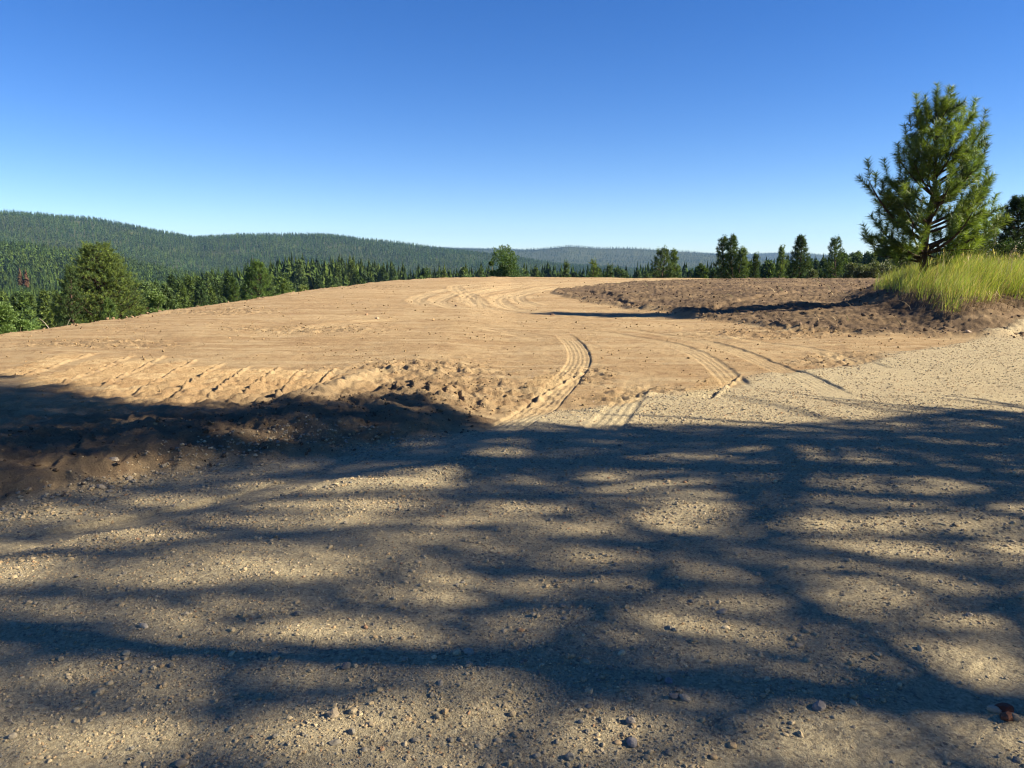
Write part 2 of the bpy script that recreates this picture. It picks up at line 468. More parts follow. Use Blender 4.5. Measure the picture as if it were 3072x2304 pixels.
def terrain(x, y, detail=True):
    """height and the gravel / dark soil / pale masks"""
    x = np.asarray(x, float); y = np.asarray(y, float)
    r = np.hypot(x, y)
    pad = sdf_poly(PAD, x, y)
    nearm = r < 110
    z = np.zeros(x.shape)
    grav = np.zeros(x.shape); dark = np.zeros(x.shape); pale = np.zeros(x.shape)
    i = np.nonzero(nearm)[0]
    X = x[i]; Y = y[i]; P = pad[i]; R = r[i]
    zz = .05 * perlin(X / 6, Y / 6, 1) + .03 * perlin(X / 2.2, Y / 2.2, 2)
    zz = zz + .10 * smooth(20, 45, Y) * (X < 60)
    zz -= .16 * np.exp(-np.clip(P, 0, 50) / 1.3) * smooth(0, 8, Y)
    zz += .05 * np.exp(-((P - .5) / .35) ** 2) * (0.5 + perlin(X * 1.5, Y * 1.5, 3))
    s = road_s(X, Y)
    wl = 1 - smooth(-1.6, .2, X)                      # the berm fades towards the right
    g = 1 - smooth(-.12, .25, s)
    zz += g * .03
    lump = .75 + .5 * perlin(X * 1.3, Y * 1.3, 8) + .25 * perlin(X * 3.4, Y * 3.4, 9)
    zz += wl * smooth(-.05, .55, s) * (1 - smooth(.9, 2.6, s)) * .14 * lump
    zz += wl * smooth(-.1, 1.0, s) * .10
    zz -= wl * .05 * np.exp(-((s + .45) / .5) ** 2)
    md = sdf_poly(MOUND, X + .5 * perlin(X / 2, Y / 2, 21), Y + .9 * perlin(X / 2.5, Y / 2.5, 22))
    mk = smooth(-.15, .5, md)
    zz += smooth(0, 5, md) * .26 + .07 * smooth(-.1, .35, md)
    gd = sdf_poly(GRASS, X, Y)
    zz += .46 * smooth(-1.6, .5, gd) * smooth(8.5, 10.5, X)
    zz += .20 * np.exp(-(((X - 9.0) / 1.7) ** 2 + ((Y - 18.8) / 1.6) ** 2))
    rg = rough_mask(X, Y) if detail else 0
    if detail:
        far = 1 - smooth(22, 60, R)
        n1 = fbm(X, Y * 1.6, .9, 3, 30)
        n2 = fbm(X, Y, .22, 3, 35, .6)
        rd = np.abs(perlin(X * 3.1, Y * 4.2, 40)) + .5 * np.abs(perlin(X * 7.3, Y * 8.3, 41))
        dirt = (1 - g)
        zz += dirt * (.012 * n1 + (.006 + .022 * rg) * n2 + rg * .036 * (.45 - rd))
        stx = fbm(X * .25 + .08 * Y, Y * 1.0, .6, 3, 44, .6)
        zz += mk * (.05 * stx + .03 * n2 + .035 * np.abs(perlin(X * .9, Y * 2.6, 45)))
        zz += wl * smooth(-.1, .3, s) * (1 - smooth(3, 5, s)) * .03 * n2
        zz += g * (.010 * n1 + .0035 * n2 * (R < 14) + .004 * perlin(X * 17, Y * 17, 46) * (R < 9))
        # gravel windrows
        for pts, a, wd in ((S([(500, 2500), (900, 2290), (1350, 2110), (1620, 1960), (1760, 1840), (1950, 1730)]), .022, .16),
                           (S([(600, 1530), (870, 1465), (1150, 1470), (1350, 1420)]), .03, .14),
                           (S([(2250, 1600), (2600, 1560), (3000, 1480)]), .015, .2)):
            d, al, sd, L = polyline(pts, X, Y)
            zz += g * a * np.exp(-(d / wd) ** 2)
        for path, hw, ng, dp, bank in TRACKS:
            d, al, sd, L = polyline(path, X, Y)
            fade = smooth(0, .8, al) * smooth(0, 2.6, L - al)
            inn = 1 - smooth(hw * .92, hw * 1.12, d)
            flat = -.6 * inn * (zz - (zz.mean() if False else 0)) * 0
            prof = -dp * inn + .0032 * inn * np.cos(sd / hw * math.pi * ng)
            prof += bank * np.exp(-((sd + hw * 1.25) / (hw * .22)) ** 2) * (.7 + .6 * perlin(al * 5, sd * 3, 47))
            prof += bank * .25 * np.exp(-((sd - hw * 1.25) / (hw * .25)) ** 2) * (.7 + .6 * perlin(al * 5, sd * 3, 48))
            zz += fade * prof
            pale_t = fade * inn * .45
            pale[i] = np.maximum(pale[i], pale_t)
            rg = rg * (1 - inn * fade) if isinstance(rg, np.ndarray) else rg
        for q, path in enumerate(ARCS):
            wb = .02 * 0
            d, al, sd, L = polyline(path, X, Y)
            fade = smooth(0, 1.5, al) * smooth(0, 2.0, L - al)
            hw = .30
            inn = 1 - smooth(hw * .8, hw * 1.3, d)
            zz += fade * (-.012 * inn + .014 * np.exp(-((d - hw * 1.35) / .12) ** 2) + .006 * inn * np.cos(sd / hw * math.pi * 2.5))
            pale[i] = np.maximum(pale[i], fade * inn * (.42 if q < 6 else .2))
        for k_, (a, b, wd, pt) in enumerate(CRAWL):
            e = b - a; l = math.hypot(*e); e = e / l
            al = (X - a[0]) * e[0] + (Y - a[1]) * e[1]
            sd = -(X - a[0]) * e[1] + (Y - a[1]) * e[0]
            al = al + .03 * perlin(X * 2, Y * 2, 60 + k_) + .7 * sd; sd = sd + .035 * perlin(X * 1.3, Y * 1.3, 70)
            m = smooth(0, .3, al) * smooth(0, .5, l - al) * (1 - smooth(wd * .47, wd * .52, np.abs(sd)))
            m = m * np.clip(.8 + .5 * perlin(X * .9, Y * .9, 77 + k_), .1, 1.2)
            saw = (al / pt) % 1.0
            zz += m * (.07 * np.where(saw < .2, saw / .2, (1 - saw) / .8) - .038)
            edge = smooth(0, .3, al) * smooth(0, .5, l - al) * (np.exp(-((sd + wd * .54) / .028) ** 2) - .6 * np.exp(-((sd + wd * .44) / .03) ** 2))
            zz += edge * .05 * (.6 + .8 * perlin(al * 4, 0 * al + k_, 79))
        d, al, sd, L = polyline(RIDGE, X, Y)
        zz += .07 * np.exp(-(d / .13) ** 2) * smooth(-.1, .5, L - al) * smooth(0, .4, al)
        zz -= .03 * np.exp(-((sd + .42) / .2) ** 2) * smooth(0, .5, L - al) * smooth(0, .4, al) * (d < 1)
        pale[i] = np.maximum(pale[i], .4 * np.exp(-(d / .2) ** 2))  # crest coloured paler, painting in the light the ridge catches
        for path in CRACKS:
            d, al, sd, L = polyline(path, X, Y)
            f = smooth(0, .5, al) * smooth(0, .5, L - al)
            j = .22 * perlin(X * 2.2, Y * 2.2, 81)
            zz += f * mk * (.06 * smooth(-.12, .05, sd + j) * np.exp(-np.clip(sd + j, 0, 9) / 1.3) - .05 * np.exp(-((sd + j + .12) / .12) ** 2))
        # pushed-up rim of the dark soil
        zz += .05 * np.exp(-((md - .25) / .3) ** 2) * (.4 + .8 * np.clip(perlin(X * 1.4, Y * 1.4, 83) + .3, 0, 2)) * (R > 12)
    zz += 0
    edge_d = np.clip(-P, 0, 400)
    drop = zz - .58 * edge_d - .02 * np.clip(edge_d, 0, 2)
    mz = macro(X, Y)
    kk = 3.0
    h = np.clip(.5 + .5 * (drop - mz) / kk, 0, 1)
    outz = mz * (1 - h) + drop * h + kk * h * (1 - h) * .5
    z[i] = np.where(P > 0, zz, np.maximum(outz, drop - .0))
    z[i] = np.where(P > 0, zz, np.where(edge_d < 3, drop, np.maximum(drop, mz)))
    grav[i] = g * smooth(-.5, .5, P)
    soil = smooth(-.1, .5, s) * (1 - smooth(1.6, 3.2, s + .5 * perlin(X * .9, Y * .9, 90))) * wl
    dark[i] = np.clip(np.maximum(mk * (.86 + .3 * perlin(X / 1.4, Y / 2, 91)), .62 * soil), 0, 1)
    if detail:
        dark[i] = np.maximum(dark[i], np.clip(.22 * rg * (1 - g) * (1 + 1.2 * perlin(X * 2, Y * 2, 92)), 0, .5))
        near_bank = smooth(2.4, -1.0, -md * 0 + np.abs(md)) * 0
    dark[i] = np.where(P < -.3, np.maximum(dark[i], .8), dark[i])
    j = np.nonzero(~nearm)[0]
    z[j] = macro(x[j], y[j])
    pj = pad[j]
    return z, grav, dark, pale, pad

def ground(x, y):
    x = np.atleast_1d(np.asarray(x, float)); y = np.atleast_1d(np.asarray(y, float))
    return terrain(x, y)[0]

# ------------------------------------------------------------------ terrain mesh (rings round the viewpoint, finer near it)
def build_terrain():
    fine = np.linspace(-math.radians(38.5), math.radians(38.5), 1120)
    step = np.geomspace(.0025, .06, 22); c = np.cumsum(step)
    a = math.radians(38.5) + c
    rest = np.arange(a[-1] + .06, 2 * math.pi - a[-1] - .03, .06)
    th = np.concatenate([fine, a, rest, (2 * math.pi - a)[::-1]])
    rs = [.25]
    while rs[-1] < 10400:
        q = rs[-1]
        rs.append(q * (1 + (.05 if q < 1.5 else .0034 if q < 24 else .0055 if q < 72 else .016)))
    rs = np.array(rs)
    T, R = np.meshgrid(th, rs)
    x = (R * np.sin(T)).ravel(); y = (R * np.cos(T)).ravel()
    z, g, d, p, pad = terrain(x, y)
    x = np.append(x, 0); y = np.append(y, 0); z = np.append(z, z[:len(th)].mean())
    g = np.append(g, 1); d = np.append(d, 0); p = np.append(p, 0); pad = np.append(pad, 9)
    V = np.stack([x, y, z], 1); C = np.stack([g, d, p], 1)
    nt_, nr = len(th), len(rs)
    I = np.arange(nr * nt_).reshape(nr, nt_)
    J = np.roll(I, -1, 1)
    F = np.stack([I[:-1], I[1:], J[1:], J[:-1]], -1).reshape(-1, 4)
    ctr = np.stack([np.full(nt_, nr * nt_), I[0], J[0]], -1)
    f0 = F[:, 0]
    cls = np.where(pad[f0] < -1.2, 3, np.where(g[f0] > .5, 0, np.where((d[f0] > .5) & (x[f0] > 0), 2, 1)))
    names = ['gravel_road', 'dirt_clearing', 'dark_soil', 'forest_terrain']
    labs = ['gravel road crossing the shaded foreground', 'graded tan dirt clearing with wheel marks', 'loose dark brown soil spread right of the clearing',
            'forest floor and hillsides beyond the clearing']
    for k in range(4):
        f = F[cls == k]
        u, inv = np.unique(f, return_inverse=True)
        f2 = inv.reshape(-1, 4)
        vv = V[u]; cc = C[u]; ff = [f2]
        if k == 0:
            u2, inv2 = np.unique(ctr, return_inverse=True)
            ff = [f2, inv2.reshape(-1, 3) + len(vv)]
            vv = np.vstack([vv, V[u2]]); cc = np.vstack([cc, C[u2]])
        o = mesh_obj(names[k], vv, ff, M_HILL if k == 3 else M_EARTH, col=cc, smooth_=True)
        tag(o, labs[k], None, None, 'structure')

build_terrain()

# ------------------------------------------------------------------ stones, clods
def ico():
    t = (1 + 5 ** .5) / 2
    v = np.array([(-1, t, 0), (1, t, 0), (-1, -t, 0), (1, -t, 0), (0, -1, t), (0, 1, t), (0, -1, -t), (0, 1, -t), (t, 0, -1), (t, 0, 1), (-t, 0, -1), (-t, 0, 1)], float)
    v /= np.linalg.norm(v[0])
    f = np.array([(0, 11, 5), (0, 5, 1), (0, 1, 7), (0, 7, 10), (0, 10, 11), (1, 5, 9), (5, 11, 4), (11, 10, 2), (10, 7, 6), (7, 1, 8), (3, 9, 4), (3, 4, 2),
                  (3, 2, 6), (3, 6, 8), (3, 8, 9), (4, 9, 5), (2, 4, 11), (6, 2, 10), (8, 6, 7), (9, 8, 1)])
    return v, f
def ico2():
    v, f = ico(); v = [tuple(a) for a in v]; mid = {}; out = []
    def m(a, b):
        k = (min(a, b), max(a, b))
        if k not in mid:
            p = (np.array(v[a]) + np.array(v[b])) / 2; p /= np.linalg.norm(p)
            mid[k] = len(v); v.append(tuple(p))
        return mid[k]
    for a, b, c in f:
        x, y, z = m(a, b), m(b, c), m(c, a)
        out += [(a, x, z), (b, y, x), (c, z, y), (x, y, z)]
    return np.array(v), np.array(out)

def rocks(rng, x, y, size, flat=(.45, .8), base=None, jit=.18, sink=.25, z=None):
    v0, f0 = base or ico()
    n = len(x)
    if z is None: z = ground(x, y)
    sc = np.stack([rng.uniform(.8, 1.25, n), rng.uniform(.6, 1.0, n), rng.uniform(*flat, n)], 1) * (size / 2)[:, None]
    v = v0[None] * (1 + rng.normal(0, jit, (n, len(v0), 1)))
    v = v * sc[:, None]
    tl = rng.normal(0, .25, n); c, s_ = np.cos(tl), np.sin(tl)
    v = np.stack([v[..., 0] * c[:, None] + v[..., 2] * s_[:, None], v[..., 1], -v[..., 0] * s_[:, None] + v[..., 2] * c[:, None]], -1)
    a = rng.uniform(0, 6.283, n); c, s_ = np.cos(a)[:, None], np.sin(a)[:, None]
    v = np.stack([v[..., 0] * c - v[..., 1] * s_, v[..., 0] * s_ + v[..., 1] * c, v[..., 2]], -1)
    v[..., 0] += x[:, None]; v[..., 1] += y[:, None]; v[..., 2] += (z + sc[:, 2] * (1 - 2 * sink))[:, None]
    F = (f0[None] + (np.arange(n) * len(v0))[:, None, None]).reshape(-1, 3)
    return v.reshape(-1, 3), F

def join(parts):
    V = []; F = []; C = []; o = 0
    for v, f, c in parts:
        V.append(v); F.append(f + o); C.append(c); o += len(v)
    return np.vstack(V), np.vstack(F), np.vstack(C)

def stone_cols(rng, n):
    pal = np.array([(.36, .31, .22), (.30, .265, .20), (.25, .235, .20), (.42, .37, .27), (.20, .195, .18), (.33, .26, .17), (.17, .175, .17), (.30, .20, .13)])
    pr = np.array([.26, .2, .16, .12, .1, .1, .04, .02])
    return pal[rng.choice(len(pal), n, p=pr)] * [1.0, .92, .76] * rng.uniform(.8, 1.15, (n, 1))

def build_gravel():
    rng = np.random.default_rng(11)
    parts = []
    def scatter(n, r0, r1, lo, hi, ex=1.0, amin=-37, amax=37, clump=.5, base=None, sel=None):
        r = np.exp(rng.uniform(math.log(r0), math.log(r1), n)) if ex == 1 else (rng.uniform(r0 ** ex, r1 ** ex, n)) ** (1 / ex)
        th = np.radians(rng.uniform(amin, amax, n))
        x = r * np.sin(th); y = r * np.cos(th)
        s = road_s(x, y)
        k = s < .1
        cl = .5 + .9 * perlin(x * 1.1, y * 1.1, 101) + .5 * perlin(x * 3, y * 3, 102)
        band = np.zeros(n)
        for pts in WIND:
            d = polyline(pts, x, y)[0]
            band = np.maximum(band, np.exp(-(d / .2) ** 2))
        cl = np.clip(cl + band * 1.6, .06, 2)
        tr = np.ones(n)
        for path, hw, *_ in TRACKS:
            tr = np.minimum(tr, smooth(hw * .8, hw * 1.3, polyline(path, x, y)[0]))
        k &= rng.uniform(0, 1, n) < (1 - clump + clump * cl) * (.12 + .88 * tr)
        x = x[k]; y = y[k]
        u = rng.uniform(0, 1, len(x))
        size = lo * (hi / lo) ** (u ** 2.6)
        v, f = rocks(rng, x, y, size, base=base, sink=.38, jit=.2 if base is None else .1)
        nv = 12 if base is None else len(base[0])
        parts.append((v, f, np.repeat(stone_cols(rng, len(x)), nv, 0)))
    global WIND
    WIND = [S([(500, 2500), (900, 2290), (1350, 2110), (1620, 1960), (1760, 1840), (1950, 1730)]), S([(600, 1530), (870, 1465), (1150, 1470), (1350, 1420)]),
            S([(400, 1440), (700, 1370), (900, 1335), (1150, 1335)])]
    scatter(60000, 1.5, 5.0, .005, .016, 1.5)
    scatter(13000, 1.5, 8.5, .010, .036, 1.6, base=ico2(), clump=.9)
    scatter(45000, 4.5, 10.0, .010, .028, 1.6)
    scatter(34000, 8.0, 19.0, .012, .032, 1.7, amin=-4, clump=.3)
    # stones strewn at the foot of the berm
    n = 1100
    path = S([(-150, 1590), (300, 1470), (620, 1390), (900, 1345), (1250, 1320)])
    t = rng.uniform(0, len(path) - 1.001, n); i = t.astype(int); p = path[i] + (path[i + 1] - path[i]) * (t - i)[:, None]
    p = p + rng.normal(0, .13, (n, 2))
    v, f = rocks(rng, p[:, 0], p[:, 1], .010 * 3.8 ** (rng.uniform(0, 1, n) ** 1.8), base=ico2(), sink=.25)
    parts.append((v, f, np.repeat(stone_cols(rng, n), 42, 0)))
    V, F, C = join(parts)
    o = mesh_obj('gravel', V, F, M_STONE, col=C, smooth_=False)
    tag(o, 'loose grey and tan gravel strewn over the road', 'gravel', None, 'stuff')

    parts = []
    rng = np.random.default_rng(12)
    def clods(n, r0, r1, lo, hi, colr, fn, amin=-37, amax=37, ex=1.3):
        r = (rng.uniform(r0 ** ex, r1 ** ex, n)) ** (1 / ex); th = np.radians(rng.uniform(amin, amax, n))
        x = r * np.sin(th); y = r * np.cos(th)
        k = rng.uniform(0, 1, n) < fn(x, y)
        x = x[k]; y = y[k]
        size = lo * (hi / lo) ** (rng.uniform(0, 1, len(x)) ** 3)
        v, f = rocks(rng, x, y, size, flat=(.5, .95), jit=.28, sink=.2)
        c = np.array(colr)[None] * rng.uniform(.75, 1.2, (len(x), 1))
        parts.append((v, f, np.repeat(c, 12, 0)))
    def trk(x, y):
        tr = np.ones(x.shape)
        for path, hw, *_ in TRACKS:
            tr = np.minimum(tr, smooth(hw * .9, hw * 1.5, polyline(path, x, y)[0]))
        return tr
    dirtf = lambda x, y: (road_s(x, y) > .1) * (sdf_poly(PAD, x, y) > .2) * np.clip(.13 + .8 * rough_mask(x, y) + .25 * perlin(x / 1.5, y / 1.5, 110), 0, 1) * trk(x, y)
    clods(30000, 5.0, 20, .008, .045, (.24, .17, .09), dirtf)
    clods(24000, 18, 62, .02, .08, (.25, .18, .095), lambda x, y: dirtf(x, y) * (sdf_poly(MOUND, x, y) < 0) * .6)
    clods(15000, 14, 52, .02, .10, (.10, .072, .05), lambda x, y: (sdf_poly(MOUND, x, y) > 0) * np.clip(.35 + perlin(x / 1.2, y / 1.2, 111), 0, 1), amin=0)
    rimf = lambda x, y: np.exp(-((sdf_poly(MOUND, x, y) - .2) / .35) ** 2)
    clods(14000, 14, 40, .02, .09, (.17, .125, .085), rimf, amin=0)
    edgef = lambda x, y: np.exp(-((sdf_poly(PAD, x, y) - .4) / .5) ** 2) * .8
    clods(22000, 12, 70, .02, .11, (.21, .15, .09), edgef, amin=-37, amax=5)
    bermf = lambda x, y: (road_s(x, y) > 0) * (road_s(x, y) < 1.8) * (x < -.3) * .35
    clods(14000, 4, 11, .008, .05, (.11, .078, .05), bermf, amin=-37, amax=2)
    V, F, C = join(parts)
    o = mesh_obj('soil_clods', V, F, M_CLOD, col=C, smooth_=False)
    tag(o, 'small crumbled earth clods scattered on the graded dirt', 'soil clods', None, 'stuff')

    rng = np.random.default_rng(5)
    def single(px, py, size, colr, label, cat='stone', name='stone', flat=(.5, .8), group=None, seedj=.12):
        p = px2w(px, py)
        v, f = rocks(rng, np.array([0.0]), np.array([0.0]), np.array([size * .85]), flat=flat, base=ico2(), jit=.09, sink=.32, z=np.array([0.0]))
        o = mesh_obj(name, v, f, M_STONE, col=np.repeat(np.array([colr]) * [.8, .74, .66], len(v), 0), smooth_=False)
        o.location = (p[0], p[1], float(ground(p[0], p[1])[0]))
        tag(o, label, cat, group)
    G = (.30, .28, .24)
    single(3010, 2140, .075, (.15, .05, .03), 'largest dark red brown stone in the bottom right corner cluster')
    single(3040, 2168, .05, (.33, .28, .2), 'tan stone just below the dark red stone, bottom right corner')
    single(2985, 2143, .05, (.42, .38, .3), 'pale rounded stone touching the dark red stone on its left')
    single(3020, 2165, .055, (.17, .08, .05), 'smaller reddish stone below the largest dark red stone')
    single(2905, 1862, .04, G, 'small grey stone alone in shade near the right edge')
    single(2052, 2132, .05, (.33, .31, .26), 'flat pale stone of a pair near the bottom centre')
    single(2022, 2128, .045, (.2, .2, .2), 'darker flat stone left of the flat pale stone near the bottom centre')
    single(2005, 2075, .05, (.22, .23, .25), 'blue grey upright stone standing above the pair of flat stones')
    single(2455, 2152, .055, (.26, .25, .24), 'rounded grey stone by a tyre rut at lower right of centre')
    single(2165, 1860, .05, (.35, .32, .26), 'smooth round pale stone on the shaded gravel right of centre')
    single(435, 1922, .045, (.5, .46, .38), 'pale round stone in the sunlit gravel at lower left')
    single(1040, 2040, .05, (.16, .17, .18), 'dark slate chip lying in the sunlit gravel patch below centre')
    single(1408, 1997, .06, (.42, .38, .31), 'pale angular stone at the top of the gravel windrow')
    single(1002, 2192, .05, (.33, .29, .22), 'round tan cobble in the gravel windrow near the bottom')
    single(1890, 2198, .05, (.28, .27, .25), 'grey pebble in the bottom centre sand, upper one of two')
    single(1895, 2262, .055, (.24, .24, .25), 'long grey pebble at the bottom centre, lower one of two')
    single(345, 1420, .075, (.36, .33, .27), 'whitish rock at the foot of the dark soil berm')
    single(305, 1470, .07, (.34, .31, .25), 'whitish rock of a small pile at the foot of the berm')
    single(388, 1440, .065, (.34, .31, .25), 'pale broken rock right of the whitish rocks by the berm')
    single(1132, 965, .16, (.45, .36, .25), 'pale rock on the open dirt left of centre')
    single(1100, 955, .13, (.36, .25, .16), 'brown rock just left of the pale rock on open dirt')
    single(1368, 930, .15, (.2, .14, .1), 'dark rock near the curved wheel marks')
    single(1658, 945, .17, (.2, .13, .09), 'dark rock lying in the long tree shadow')
    single(2905, 1015, .16, (.45, .38, .3), 'pale rock on dark soil near the gravel at right')

build_gravel()

# ------------------------------------------------------------------ plants: shared generators
def tube(pts, rad, sides=6):
    pts = np.asarray(pts, float); n = len(pts)
    t = np.gradient(pts, axis=0); t /= np.linalg.norm(t, axis=1)[:, None] + 1e-9
    up = np.array([0, 0, 1.0]) if abs(t[0][2]) < .9 else np.array([1.0, 0, 0])
    a = np.cross(t, up); a /= np.linalg.norm(a, axis=1)[:, None] + 1e-9
    b = np.cross(t, a)
    k = np.arange(sides) * 2 * math.pi / sides
    V = pts[:, None] + (a[:, None] * np.cos(k)[None, :, None] + b[:, None] * np.sin(k)[None, :, None]) * np.asarray(rad, float)[:, None, None]
    I = np.arange(n * sides).reshape(n, sides); J = np.roll(I, -1, 1)
    F = np.stack([I[:-1], J[:-1], J[1:], I[1:]], -1).reshape(-1, 4)
    return V.reshape(-1, 3), F

class Buf:
    def __init__(s): s.V = []; s.F = []; s.n = 0
    def add(s, v, f): s.V.append(v); s.F.append(f + s.n); s.n += len(v)
    def get(s): return np.vstack(s.V), np.vstack(s.F)

def unit(v): return v / (np.linalg.norm(v, axis=-1, keepdims=True) + 1e-9)

def needles(rng, P, D, L, per, nl, nw, cols, spread=.85, shade=.2, keep=None):
    """needle brushes round the shoots P + t L D"""
    P = np.asarray(P); D = unit(np.asarray(D)); L = np.asarray(L)
    n = len(P)
    idx = np.repeat(np.arange(n), per)
    t = rng.uniform(0, 1.0, len(idx)) ** .85
    base = P[idx] + D[idx] * (L[idx] * t)[:, None]
    rv = unit(rng.normal(0, 1, (len(idx), 3)))
    rad = unit(rv - D[idx] * np.sum(rv * D[idx], 1)[:, None])
    dr = unit(D[idx] * rng.uniform(.35, .95, (len(idx), 1)) + rad * spread)
    ln = nl * rng.uniform(.75, 1.15, len(idx))
    tip = base + dr * ln[:, None]; tip[:, 2] -= ln * .04
    sd = unit(np.cross(dr, rng.normal(0, 1, (len(idx), 3)))) * (nw / 2)
    if keep is not None:
        k = keep(base * .5 + tip * .5) & keep(tip, .3)
        base, tip, sd, idx = base[k], tip[k], sd[k], idx[k]
    V = np.stack([base - sd, base + sd, tip], 1).reshape(-1, 3)
    F = np.arange(len(idx) * 3).reshape(-1, 3)
    ci = rng.integers(0, len(cols), n)
    c = np.asarray(cols)[ci] * rng.uniform(1 - shade, 1 + shade, (n, 1))
    c = c[idx] * rng.uniform(.85, 1.15, (len(idx), 1))
    return V, F, np.repeat(c, 3, 0)

def pine(rng, trunk, r0, tips, rise=.65, sec=.30, sec_len=.8, shoot=.32, per=60, nl=.16, nw=.010, cols=None, zlow=.2, sub=2, keep=None,
         wood_sides=6, leaders=None, bend=.5, sec_start=.3, thin=True, shade=.2):
    """returns (woodV, woodF), (trunkV, trunkF), needle arrays"""
    trunk = np.asarray(trunk, float)
    tz = trunk[:, 2]
    tv, tf = tube(trunk, r0 * (1 - .93 * np.linspace(0, 1, len(trunk)) ** .9) + .004, 10)
    wood = Buf(); P = []; D = []; L = []
    top = tz[-1]
    def onT(z):
        return np.array([np.interp(z, tz, trunk[:, 0]), np.interp(z, tz, trunk[:, 1]), z])
    for tip in tips:
        tip = np.asarray(tip, float)
        ref = onT(np.clip(tip[2], tz[0], top))
        reach = math.hypot(tip[0] - ref[0], tip[1] - ref[1])
        rz = rise * float(np.interp((tip[2] - tz[0]) / (top - tz[0]), [0, .15, .35, .6, 1], [-.02, .15, .62, .95, 1.15]))
        zr = max(tip[2] - (rz + rng.uniform(-.1, .1)) * reach - .1, tz[0] + zlow * rng.uniform(.5, 1.2))
        zr = min(zr, top - .05)
        root = onT(zr)
        hz = tip - root; hz[2] = 0
        mid = root + hz * .6 + np.array([0, 0, (tip[2] - zr) * (.6 - bend * .6)]) + rng.normal(0, .04 * reach + .005, 3)
        m = 9
        t = np.linspace(0, 1, m)[:, None]
        pts = root * (1 - t) ** 2 + 2 * mid * t * (1 - t) + tip * t ** 2
        ln = np.linalg.norm(tip - root)
        rb = min(.012 + .018 * ln, r0 * .45)
        if keep is None or keep(pts[m // 2][None])[0]:
            wood.add(*tube(pts, rb * (1 - .85 * t[:, 0]) + .003, wood_sides))
        ns = max(2, int(ln * (1 - sec_start) / sec))
        for q in range(ns + 1):
            f = min(.995, sec_start + (1 - sec_start) * (q + rng.uniform(-.3, .3)) / ns)
            a = f * (m - 1); i = min(int(a), m - 2)
            p = pts[i] + (pts[i + 1] - pts[i]) * (a - i); tg = unit(pts[i + 1] - pts[i])
            for sg in ((1, -1) if q < ns else (0,)):
                side = unit(np.cross(tg, [0, 0, 1.0])) * (sg if sg else 0)
                l = sec_len * (1.0 - .45 * f) * rng.uniform(.55, 1.15) * min(1, .45 + ln * .35)
                d = unit(tg * .75 + side * .75 + np.array([0, 0, rng.uniform(.05, .6)]) + rng.normal(0, .15, 3)) if sg else unit(tg + [0, 0, .5])
                if sg == 0: d = unit(tg * .6 + [0, 0, 1.0]); l = shoot * .4
                e = p + d * l
                d2 = unit(d + np.array([0, 0, .45]))
                woodok = keep is None or keep(e[None], .5)[0]
                if l > shoot * .8 and woodok:
                    wood.add(*tube(np.array([p, p + d * l * .5, e]), [.007, .005, .003], 3))
                P.append(e - d * min(l, shoot * .6)); D.append(unit(d + d2)); L.append(shoot * rng.uniform(.8, 1.2) * (1 if sg else 1.35))
                for s_ in range(sub):
                    ff = rng.uniform(.25, .95)
                    dd = unit(d + rng.normal(0, .6, 3) + np.array([0, 0, .35]))
                    pp = p + d * l * ff
                    P.append(pp); D.append(dd); L.append(shoot * rng.uniform(.6, 1.0))
    for q in range(3):
        P.append(trunk[-1] - [0, 0, .2 * q + .05]); D.append(np.array([rng.normal(0, .08), rng.normal(0, .08), 1.0])); L.append(shoot * 1.2)
    nv = needles(rng, P, D, L, per, nl, nw, cols, keep=keep if thin else None, shade=shade)
    return wood, (tv, tf), nv

def put_pine(name, res, label, cat, loc=(0, 0, 0), group=None, mat=None):
    wood, (tv, tf), (nv, nf, nc) = res
    loc = np.asarray(loc, float)
    root = empty(name, loc)
    tag(root, label, cat, group)
    wv, wf = wood.get()
    tr = mesh_obj('trunk', tv - loc, tf, M_BARK, root, smooth_=True)
    mesh_obj('branches', wv - loc, wf, M_BARK, root, smooth_=True)
    mesh_obj('crown', nv - loc, nf, mat or M_NEEDLE, root, col=nc)
    return root

GREENS = np.array([(.072, .118, .028), (.092, .142, .03), (.06, .10, .032), (.108, .158, .036), (.048, .082, .032)])
DARKG = np.array([(.045, .075, .025), (.055, .095, .03), (.038, .062, .024), (.065, .105, .034)])

